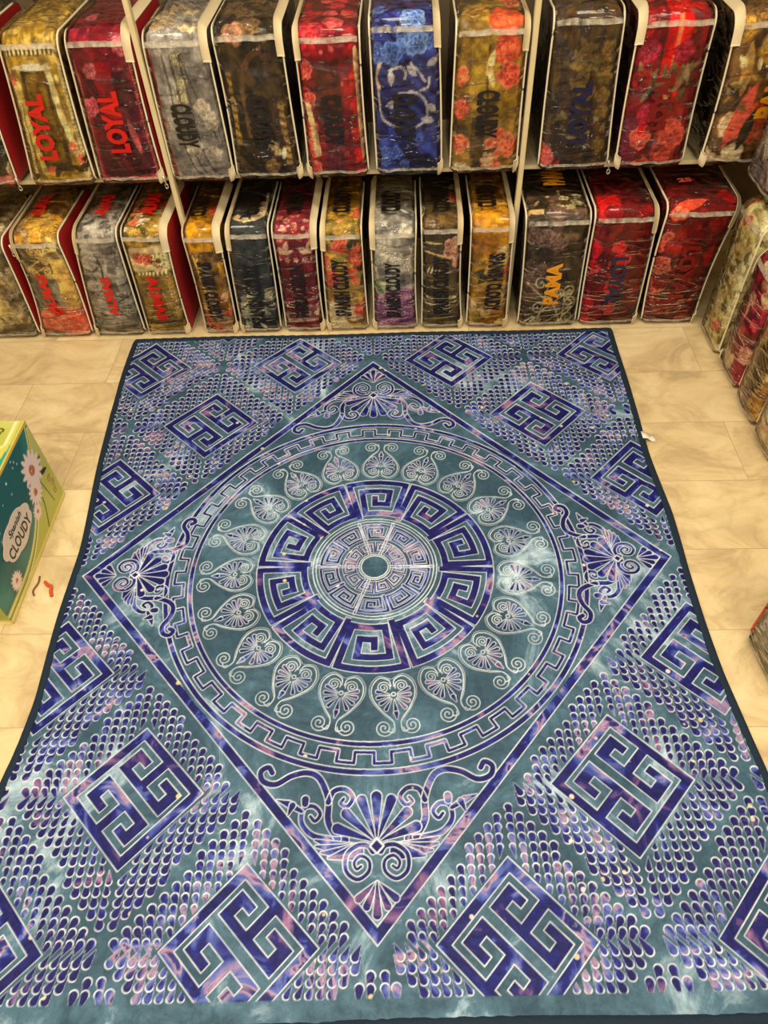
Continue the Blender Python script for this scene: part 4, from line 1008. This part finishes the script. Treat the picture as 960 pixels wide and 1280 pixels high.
def p_RF(p, S):
    p.base((206, 196, 176)); p.mott((120, 112, 100), 14, .5); p.streaks((110, 104, 96), 60, 2, a=.7); p.stroke([(-.08, .22), (-.065, .14), (-.02, .06), (.05, .03)], .012, (236, 206, 110)); p.flower(.03, .14, .06, (60, 50, 56), (40, 34, 40)); p.scatter(6, [((240, 236, 220), (60, 56, 50)), ((150, 146, 140), (226, 220, 206))], .04, .06, 0, .8, .12)

BLACK = 'ink_black'
YF = 1.373
def T(body, ink, v0, v1, uc=0.0, cap=.066, d='up', skew=0.0): return (body, ink, dict(v0=v0, v1=v1, uc=uc, cap=cap, direction=d, skew=skew))
def row(name, spec, Y, z, group):
    for (label, x, H, painter, seed, kw) in spec:
        cx = (x[0] + x[2]) / 2
        make_bag(name, label, [a - cx for a in x], H + .03, .50, painter, seed, (cx, Y, z), group=group, **kw)

SC_ = 'SPANISH CLOUDY'
low = [
 ('beige brown bagged blanket leaning at the left end of the bottom row, red side panel', (-1.885, -1.85, -1.622, -1.61), .46, p_L0, 11, dict(side=1, crumple=.012, sway=(0, .012))),
 ('bottom row bag with coral bottom, tan middle and gold top, red letters', (-1.600, -1.555, -1.368, -1.362), .475, p_L1, 12, dict(side=1, sway=(.022, .012), texts=[T('ALMAS', 'ink_red', .15, .35, -.02, .05), T('ALMAS', 'ink_red', .62, .80, -.01, .06)], zipper=-1, pull=(-1, .47), folds=hfold([.155, .32], .012), bulge=.022)),
 ('silver grey quilted bagged blanket with red letters on the floor', (-1.340, -1.275, -1.116, -1.105), .49, p_L2, 13, dict(texts=[T('ALMAS', 'ink_red', .13, .33, .01, .042, 'up'), T('ALMAS', 'ink_red', .60, .78, .015, .06)], zipper=-1, folds=both(hfold([.09, .40, .44], .012), vfold(3, .006)), sway=(-.006, 0))),
 ('gold bagged blanket with a daisy band and red letters, bottom row', (-1.090, -1.075, -.903, -.892), .49, p_L3, 14, dict(texts=[T('ALMAS', 'ink_red', .10, .33, 0, .05, 'down'), T('ALMAS', 'ink_red', .60, .78, .01, .065)], zipper=1, side=1, folds=hfold([.07, .33, .45], .012), pull=None)),
 ('brown and gold bagged blanket right of the left post, black letters, coral foot', (-.818, -.818, -.678, -.672), .48, p_L4, 15, dict(texts=[T(SC_, BLACK, .10, .385, -.005, .062, 'down'), T('CLOUDY', BLACK, .58, .76, -.012, .066)], zipper=1, folds=vfold(3, .007))),
 ('charcoal bagged blanket with white leaf spray at its foot, bottom row', (-.648, -.628, -.474, -.462), .488, p_L5, 16, dict(texts=[T(SC_, BLACK, .07, .37, .0, .066, 'up'), T('CLOUDY', BLACK, .58, .76, .02, .05)], zipper=-1, crumple=.004)),
 ('maroon bagged blanket with pale dot border and two pink bands, bottom row', (-.440, -.437, -.270, -.262), .485, p_L6, 17, dict(texts=[T('MORA ORION', BLACK, .10, .36, 0, .066, 'up'), T('ORION', BLACK, .59, .76, 0, .07)], zipper=1, crumple=.004)),
 ('coral and yellow flowered bagged blanket beside the maroon one, bottom row', (-.244, -.230, -.066, -.072), .475, p_L7, 18, dict(texts=[T(SC_, BLACK, .10, .38, -.012, .07, 'up'), T('CLOUDY', BLACK, .58, .78, 0, .08)], zipper=-1, folds=hfold([.12, .40], .010))),
 ('silver white bagged blanket with mauve roses at its foot, bottom row', (-.030, -.025, .161, .158), .475, p_L8, 19, dict(texts=[T(SC_, BLACK, .09, .36, -.005, .068, 'up'), T('CLOUDY', BLACK, .58, .77, -.01, .085)], zipper=-1, folds=hfold([.19, .24, .42], .012))),
 ('plain olive bagged blanket with thin cream lines and one pink rose', (.190, .188, .366, .348), .488, p_L9, 20, dict(texts=[T(SC_, BLACK, .10, .38, -.002, .072, 'up'), T('CLOUDY', BLACK, .58, .76, 0, .075)], zipper=1, crumple=.003)),
 ('golden yellow bagged blanket left of the right post, black letters, bottom row', (.396, .394, .568, .560), .49, p_L10, 21, dict(texts=[T(SC_, BLACK, .11, .39, .02, .07, 'down', .03), T('CLOUDY', BLACK, .58, .77, -.02, .08)], zipper=1, folds=hfold([.41, .2], .012))),
 ('dark brown bagged blanket with white scrolls and yellow letters, bottom row', (.632, .616, .884, .872), .51, p_L11, 22, dict(texts=[T('PAMA', 'ink_yellow', .14, .34, .0, .066, 'up'), T('PAMA', 'ink_yellow', .72, .86, 0, .09)], bulge=.02)),
 ('red bagged blanket with navy letters reading downwards, bottom row', (.908, .898, 1.154, 1.140), .515, p_L12, 23, dict(texts=[T('LOYAL', 'ink_navy', .13, .36, .0, .066, 'down')], zipper=1, crumple=.004, pull=None)),
 ('dark crimson bagged blanket at the right end of the bottom row', (1.196, 1.186, 1.420, 1.466), .53, p_L13, 24, dict(texts=[T('LOYAL', 'ink_dred', .13, .40, .0, .07, 'down'), ('25', 'ink_coral', dict(v0=.70, v1=.735, uc=-.05, cap=.05, direction='flat', wid=.05))], zipper=1, sway=(-.012, -.016))),
]
row('bagged_blanket', low, YF, .002, 'bagged blankets standing on the floor under the shelf')

YU, ZU = 1.47, .668
up = [
 ('dark bagged blanket cut by the frame at the left end of the shelf, red side', (-1.675, -1.60, -1.476, -1.42), .51, p_U0, 31, dict(side=1, pull=(1, .03))),
 ('mustard gold bagged blanket with cream fringe and red letters, on the shelf', (-1.405, -1.325, -1.150, -1.120), .51, p_U1, 32, dict(texts=[T('LOYAL', 'ink_red', .12, .36, -.02, .075, 'up')], folds=vfold(4, .006, seed=3))),
 ('crimson fringed bagged blanket with red letters left of the left post, on the shelf', (-1.122, -1.083, -.868, -.862), .51, p_U2, 33, dict(texts=[T('LOYAL', 'ink_red', .14, .36, .0, .08, 'up')], zipper=1, side=1, pull=(1, .02), folds=vfold(3, .008, .05))),
 ('grey ribbed bagged blanket with black letters on the shelf', (-.815, -.806, -.578, -.590), .50, p_U3, 34, dict(texts=[T('CLOUDY', BLACK, .15, .31, -.02, .078, 'down')], zipper=1, folds=vfold(6, .012, .12, 7))),
 ('dark brown bagged blanket with black letters and small cream blossoms, on the shelf', (-.556, -.556, -.300, -.320), .51, p_U4, 35, dict(texts=[T('CLOUDY', BLACK, .15, .33, .0, .085, 'down')], zipper=1, folds=vfold(5, .008, .3, 2))),
 ('bright red and pink bagged blanket with black letters on the shelf', (-.264, -.266, -.030, -.040), .495, p_U5, 36, dict(texts=[T('CLOUDY', BLACK, .14, .32, .0, .08, 'down')], zipper=-1, folds=both(vfold(3, .01, .0, 4, v1=.2), hfold([.42], .012)))),
 ('royal blue bagged blanket with white scrollwork on the shelf', (.012, .004, .261, .238), .52, p_U6, 37, dict(texts=[T('CLOUDY', BLACK, .14, .32, -.01, .08, 'down')], zipper=1, crumple=.010)),
 ('yellow bagged blanket with coral roses and black letters on the shelf', (.303, .312, .560, .558), .50, p_U7, 38, dict(texts=[T('CLOUDY', BLACK, .15, .32, .0, .085, 'down')], zipper=1, folds=vfold(3, .008, 0, 9))),
 ('dark olive brown bagged blanket with navy letters right of the right post', (.655, .650, .920, .882), .52, p_U8, 39, dict(texts=[T('LOYAL', 'ink_navy', .12, .34, .0, .075, 'up')], pull=(1, .025), folds=vfold(3, .006, -.1, 5), zipper=None)),
 ('deep red bagged blanket with a bright orange stripe on the shelf', (.960, .948, 1.214, 1.200), .505, p_U9, 40, dict(texts=[T('LOYAL', 'ink_dred', .16, .36, -.01, .075, 'up')], zipper=-1)),
 ('tan and coral bagged blanket with yellow letters at the right end of the shelf', (1.290, 1.280, 1.530, 1.520), .49, p_U10, 41, dict(texts=[T('PAMA', 'ink_yellow', .19, .40, .07, .085, 'up', .1)], zipper=-1)),
]
row('bagged_blanket', up, YU, ZU, 'bagged blankets on the upper shelf')

# bags along the right hand wall: their fronts look left
def right(spec, X, z, group):
    for (label, y0, y1, H, painter, seed, kw) in spec:
        w = y1 - y0 - .016
        make_bag('bagged_blanket', label, (-w / 2, -w / 2, w / 2, w / 2), H, .45, painter, seed, (X, (y0 + y1) / 2, z), rz=-PI / 2, group=group, **kw)
GR = 'bagged blankets along the right side'
right([('cream flowered bagged blanket in the corner beside the magenta one', 1.126, 1.358, .60, p_R0, 51, dict(bulge=.014, crumple=.014))], 1.452, .002, GR)
right([
 ('magenta bagged blanket with beige roses along the right side', .892, 1.112, .52, p_R1, 52, dict(bulge=.03, crumple=.010, zipper=-1)),
 ('yellow bagged blanket with black fringe along the right side', .668, .876, .50, p_R2, 53, dict(bulge=.03, crumple=.012)),
 ('cream and pink bagged blanket in front of the yellow fringed one, right side', .46, .652, .50, p_R3, 54, dict(bulge=.03, crumple=.012)),
], 1.468, .002, GR)
right([
 ('blue grey flowered bagged blanket up on the right hand shelf', 1.11, 1.40, .50, p_UR, 55, dict(bulge=.03, crumple=.014)),
], 1.448, ZU, GR)
make_bag('bagged_blanket', 'grey bagged blanket with orange red piping standing alone at the right frame edge', (-.14, -.14, .14, .14), .50, .42, p_RF, 57, (1.172, -.412, .002), rz=-PI / 2 + .12, bulge=.012, crumple=.01, pipemat=M['redpipe'], group=None)

# ------------------------------------------------------------------ SHELF
sh = empty('display_shelf', (0, 1.5, 0)); tag(sh, 'cream metal shelf rack holding the upper row of bagged blankets', 'shelf')
def sbox(nm, x0, x1, y0, y1, z0, z1, bev=.002): return box_mesh(nm, x0, x1, y0 - 1.5, y1 - 1.5, z0, z1, M['shelf'], sh, bev)
sbox('shelf_board', -2.1, -.850, 1.530, 2.02, .648, .664)
sbox('shelf_board', -.820, .570, 1.530, 2.02, .648, .664)
sbox('shelf_board', .600, 2.1, 1.530, 2.02, .648, .664)
for x in (-.835, .585):
    sbox('post', x - .010, x + .010, 1.478, 1.508, 0, 2.3)
sh2 = empty('display_shelf', (1.8, .9, 0)); tag(sh2, 'cream side shelf along the right wall under the blue grey bag', 'shelf')
box_mesh('shelf_board', -.30, .28, -.60, .60, .628, .660, M['shelf'], sh2, .002)
for y in (-.58, .54): box_mesh('post', .252, .276, y - .012, y + .012, 0, .630, M['shelf'], sh2, .002)

# ------------------------------------------------------------------ PRINTED GIFT BOX, LEFT
gb = empty('gift_box', (-1.182, .078, 0), math.radians(.6)); tag(gb, 'green and teal printed carton with daisies standing on the floor at the left edge', 'box')
def mat_box_front():
    m, nt, b = new_mat('printed_card')
    at = nt.nodes.new('ShaderNodeAttribute'); at.attribute_name = 'col'
    tc = nt.nodes.new('ShaderNodeTexCoord'); n = nt.nodes.new('ShaderNodeTexNoise'); n.inputs['Scale'].default_value = 8; n.inputs['Detail'].default_value = 5
    nt.links.new(tc.outputs['Object'], n.inputs['Vector'])
    bp = nt.nodes.new('ShaderNodeBump'); bp.inputs['Strength'].default_value = .15; bp.inputs['Distance'].default_value = .01
    nt.links.new(n.outputs['Fac'], bp.inputs['Height']); nt.links.new(bp.outputs['Normal'], b.inputs['Normal'])
    nt.links.new(at.outputs['Color'], b.inputs['Base Color']); b.inputs['Roughness'].default_value = .28
    return m
MB = mat_box_front()
LIME, LIME2, TEAL, TEAL2 = (178, 182, 76), (206, 204, 120), (16, 92, 92), (30, 128, 120)
BL, BH, BD = .575, .372, .42        # length along Y, height, depth
def panel(name, o, ex, ey, nx, ny, paint, parent, seed):
    o = np.array(o, float); ex = np.array(ex, float); ey = np.array(ey, float)
    A, B = np.meshgrid(np.linspace(0, 1, nx), np.linspace(0, 1, ny), indexing='ij')
    V = o + A[..., None] * ex + B[..., None] * ey
    nrm = np.cross(ex, ey); nrm /= np.linalg.norm(nrm)
    V = V + nrm * (.003 * np.sin(PI * A) * np.sin(PI * B))[..., None]
    U = A * np.linalg.norm(ex); W = B * np.linalg.norm(ey)
    # solid card: front grid plus back grid
    n = nx * ny; V2 = V - nrm * .003
    q = quads_of(nx, ny); idx = np.arange(n).reshape(nx, ny)
    loop = np.array(list(idx[:, 0]) + list(idx[-1, 1:]) + list(idx[::-1, -1][1:]) + list(idx[0, ::-1][1:-1])); l2 = np.roll(loop, -1)
    Q = np.concatenate([q, q[:, ::-1] + n, np.stack([loop, l2, l2 + n, loop + n], 1)])
    ob = grid_mesh(name, np.concatenate([V.reshape(-1, 3), V2.reshape(-1, 3)]), Q, MB, parent)
    p = Paint(U, W, seed); paint(p); c = np.clip(p.C, 0, 1).reshape(-1, 3); set_col(ob, 'col', np.concatenate([c, c]))
    return ob
def daisy_big(p, u, v, r, face=(236, 214, 206)):
    for k in range(14):
        a = k * 2 * PI / 14 + .2; p.leaf(u + .2 * r * math.cos(a), v + .2 * r * math.sin(a), a, r, r * .17, face)
    p.flower(u, v, r * .34, (206, 130, 60), (170, 90, 40), 8)
def paint_front(p):
    U, V = p.U, p.V
    p.base(LIME); p.mix(sstep(V, .0, .3) * .5, LIME2)
    # teal field with a curved lower right boundary
    lim = .045 + .33 * np.clip((U - .10) / .46, 0, 1) ** 2.6
    p.mix(sstep(V, lim, lim + .004), TEAL); p.mix(sstep(V, lim, lim + .004) * sstep(fbm(U * 7, V * 7, 3), .45, .75) * .8, TEAL2)
    for off, c in ((.028, (232, 220, 170)), (.020, (96, 130, 30)), (.006, (226, 214, 140))):
        p.mix(1 - sstep(np.abs(V - lim + off), .003, .005), c)
    p.mix(1 - sstep(np.abs(V - .0 - .010), .005, .007), (226, 204, 120)); p.mix(sstep(V, BH - .012, BH - .009), (214, 186, 74)); p.mix(sstep(U, BL - .006, BL - .004), (196, 190, 110))
    p.stroke([(.40, .02), (.44, .10), (.46, .20)], .004, (70, 96, 30)); p.stroke([(.50, .05), (.485, .14), (.47, .22)], .003, (90, 110, 40))
    for a in (.4, 1.0, 2.2, 2.8, -.4): p.leaf(.475, .20, a, .085, .012, (34, 40, 30))
    daisy_big(p, .475, .235, .062); daisy_big(p, .43, .17, .042); daisy_big(p, .385, .118, .026); daisy_big(p, .12, .075, .030)
    p.curls(2, (176, 60, 50), .016, .0025, .13, .20, .01)
    for (u, v) in ((.535, .13), (.545, .10), (.535, .07)):
        P = spiral(u, v, .014, 1.3, .5, 1, .003, 20); p.stroke([tuple(q) for q in P[::2]], .0018, (150, 60, 50))
    for _ in range(26): p.flower(p.rng.uniform(.02, .5), p.rng.uniform(.2, .36), .0035, (190, 220, 214), (230, 240, 236))
def paint_top(p):
    U, V = p.U, p.V       # U along the length, V into the depth
    p.base(LIME); p.mix(sstep(fbm(U * 5, V * 5, 8), .4, .8) * .6, LIME2)
    lim = .03 + .25 * np.clip((BL * .80 - U) / (BL * .8), 0, 1)
    p.mix(1 - sstep(V, lim, lim + .003), (200, 196, 84)); p.mix(1 - sstep(np.abs(V - lim), .003, .005), (232, 224, 170))
    p.mix((1 - sstep(V, lim * .3, lim * .3 + .003)), (40, 150, 136)); p.mix(1 - sstep(V, .008, .010), (214, 186, 74))
    for a in (3.0, 3.6, 2.4, 1.8, 5.4): p.leaf(.43, .16, a, .09, .014, (26, 30, 24))
    daisy_big(p, .42, .18, .06, (206, 176, 180)); daisy_big(p, .34, .24, .06, (214, 190, 190)); p.stroke([(.47, .10), (.50, .08), (.52, .10), (.50, .12)], .003, (96, 40, 40)); p.stroke([(.49, .075), (.53, .06), (.54, .085)], .003, (60, 50, 30))
def paint_end(p):
    p.base((150, 156, 60)); p.mott((178, 182, 90), 8, .5); p.band(-.1, .012, (226, 204, 120)); p.band(-.1, 9, (214, 190, 90), -.1, .010)
panel('front_panel', (0, -BL / 2, .001), (0, BL, 0), (0, 0, BH), 150, 96, paint_front, gb, 61)
panel('lid', (.001, -BL / 2, BH), (0, BL, 0), (-BD, 0, .004), 110, 80, paint_top, gb, 62)
panel('end_panel', (-BD, -BL / 2 + .001, .001), (BD, 0, 0), (0, 0, BH - .002), 30, 30, paint_end, gb, 63)
panel('end_panel', (0, BL / 2 - .001, .001), (-BD, 0, 0), (0, 0, BH - .002), 30, 30, paint_end, gb, 64)
panel('back_panel', (-BD, BL / 2, .001), (0, -BL, 0), (0, 0, BH - .002), 30, 30, paint_end, gb, 65)
# cloud shaped emblem with the two words, on the front
def flat_poly(name, pts, x, mat, parent):
    P = [(x, a, b) for a, b in pts]; Pb = [(x - .0012, a, b) for a, b in pts]; n = len(P)
    return link_mesh(name, P + Pb, [tuple(range(n)), tuple(range(2 * n - 1, n - 1, -1))] + [(i, i + n, (i + 1) % n + n, (i + 1) % n) for i in range(n)], mat, parent, smooth=False)
cy0, cz0 = -.045, .178
cloud = []
for k in range(72):
    a = 2 * PI * k / 72; r = 1 + .10 * abs(math.sin(3.5 * a + .4))
    cloud.append((cy0 + .108 * r * math.cos(a) * (1 if abs(math.cos(a)) < 2 else 1), cz0 + .060 * r * math.sin(a)))
flat_poly('emblem', cloud, .0055, plain('emblem_white', (226, 208, 190), .4), gb)
def flat_text(body, ya, yb, za, zb, x, mat, parent, slant=0.0):
    V, F = text_mesh(body, .025)
    P = [(x, ya + (yb - ya) * v[0] + slant * v[1], za + (zb - za) * v[1]) for v in V]
    return link_mesh('lettering', P, F, mat, parent, smooth=False)
mg = plain('dark_green_ink', (20, 46, 34), .4)
flat_text('CLOUDY', cy0 - .090, cy0 + .090, cz0 - .040, cz0 + .002, .0062, mg, gb)
flat_text('Spanish', cy0 - .050, cy0 + .055, cz0 + .012, cz0 + .044, .0062, mg, gb, .012)

# ------------------------------------------------------------------ threads on the floor
def thread(name, pts, r, mat, label):
    V, F = tube(catmull(pts, 6), r, 6); o = link_mesh(name, V, F, mat); o['label'] = label; o['category'] = 'thread'; return o
thread('thread_scrap', [(-1.128, -.045, .006), (-1.112, -.060, .007), (-1.10, -.064, .009), (-1.095, -.085, .007), (-1.086, -.104, .006)], .0055, M['thread'], 'orange red scrap of thread on the floor between carton and blanket')
thread('thread_scrap', [(-1.155, -.02, .004), (-1.150, -.05, .006), (-1.158, -.08, .004), (-1.148, -.10, .004)], .003, plain('brown_thread', (120, 70, 40), .8), 'thin brown thread lying at the foot of the carton')

# ------------------------------------------------------------------ ROOM
def quad_plane(name, pts, mat, th=.02):
    o = link_mesh(name, pts, [(0, 1, 2, 3)], mat, smooth=False); o['kind'] = 'structure'; return o
quad_plane('floor', [(-2.6, -3.2, 0), (2.6, -3.2, 0), (2.6, 2.2, 0), (-2.6, 2.2, 0)], M['floor'])
quad_plane('wall_back', [(-2.6, 2.2, 0), (2.6, 2.2, 0), (2.6, 2.2, 3), (-2.6, 2.2, 3)], plain('back_wall_shade_tone', (104, 88, 62), .8, scale=6))  # darker than the side walls, standing in for shade behind the bags
quad_plane('wall_right', [(2.6, 2.2, 0), (2.6, -3.2, 0), (2.6, -3.2, 3), (2.6, 2.2, 3)], M['wall'])
quad_plane('wall_left', [(-2.6, -3.2, 0), (-2.6, 2.2, 0), (-2.6, 2.2, 3), (-2.6, -3.2, 3)], M['wall'])
quad_plane('ceiling', [(-2.6, -3.2, 3), (-2.6, 2.2, 3), (2.6, 2.2, 3), (2.6, -3.2, 3)], plain('ceiling_paint', (200, 186, 160), .8, scale=4))

# ceiling lamps of the shop, with one added fill row
def lamp(x, y, power, sx=.6, sy=.6, col=(1.0, .90, .74), tilt=(0, 0)):
    d = bpy.data.lights.new('ceiling_and_fill_lamp', 'AREA'); d.shape = 'RECTANGLE'; d.size = sx; d.size_y = sy; d.energy = power; d.color = col
    o = bpy.data.objects.new('ceiling_and_fill_lamp', d); COL.objects.link(o); o.location = (x, y, 2.95); o.rotation_euler = (tilt[0], tilt[1], 0)
    return o
LP = .82
for x in (-1.3, .0, 1.3):
    k = LP * (1.08 - .20 * (x + 1.3) / 2.6)
    lamp(x, .55, 25 * k); lamp(x, -1.2, 33 * k); lamp(x, -2.7, 34 * k)  # last row, behind the camera, is added to brighten the bag fronts
wd = bpy.data.worlds.new('World'); sc.world = wd; wd.use_nodes = True
wd.node_tree.nodes['Background'].inputs['Color'].default_value = (1.0, .86, .66, 1); wd.node_tree.nodes['Background'].inputs['Strength'].default_value = .3

# ------------------------------------------------------------------ CAMERA
cam = bpy.data.cameras.new('Camera'); co = bpy.data.objects.new('Camera', cam); COL.objects.link(co)
cam.sensor_fit = 'AUTO'; cam.sensor_width = 36.0; cam.lens = 900.0 / 1280.0 * 36.0
Rr = [(0.9992032825, 0.0147963794, -0.0370657167), (-0.0129601856, -0.7581035476, -0.6520054024), (-0.0377469709, 0.6519663168, -0.7573077894)]
mw = Matrix(((Rr[0][0], -Rr[1][0], -Rr[2][0], 0.12607682), (Rr[0][1], -Rr[1][1], -Rr[2][1], -1.45146527), (Rr[0][2], -Rr[1][2], -Rr[2][2], 1.98225635), (0, 0, 0, 1)))
co.matrix_world = mw
cam.clip_start = .02
sc.camera = co
vs = sc.view_settings; vs.view_transform = 'Standard'; vs.look = 'None'; vs.gamma = 1.0; vs.exposure = 0.0; vs.use_curve_mapping = False
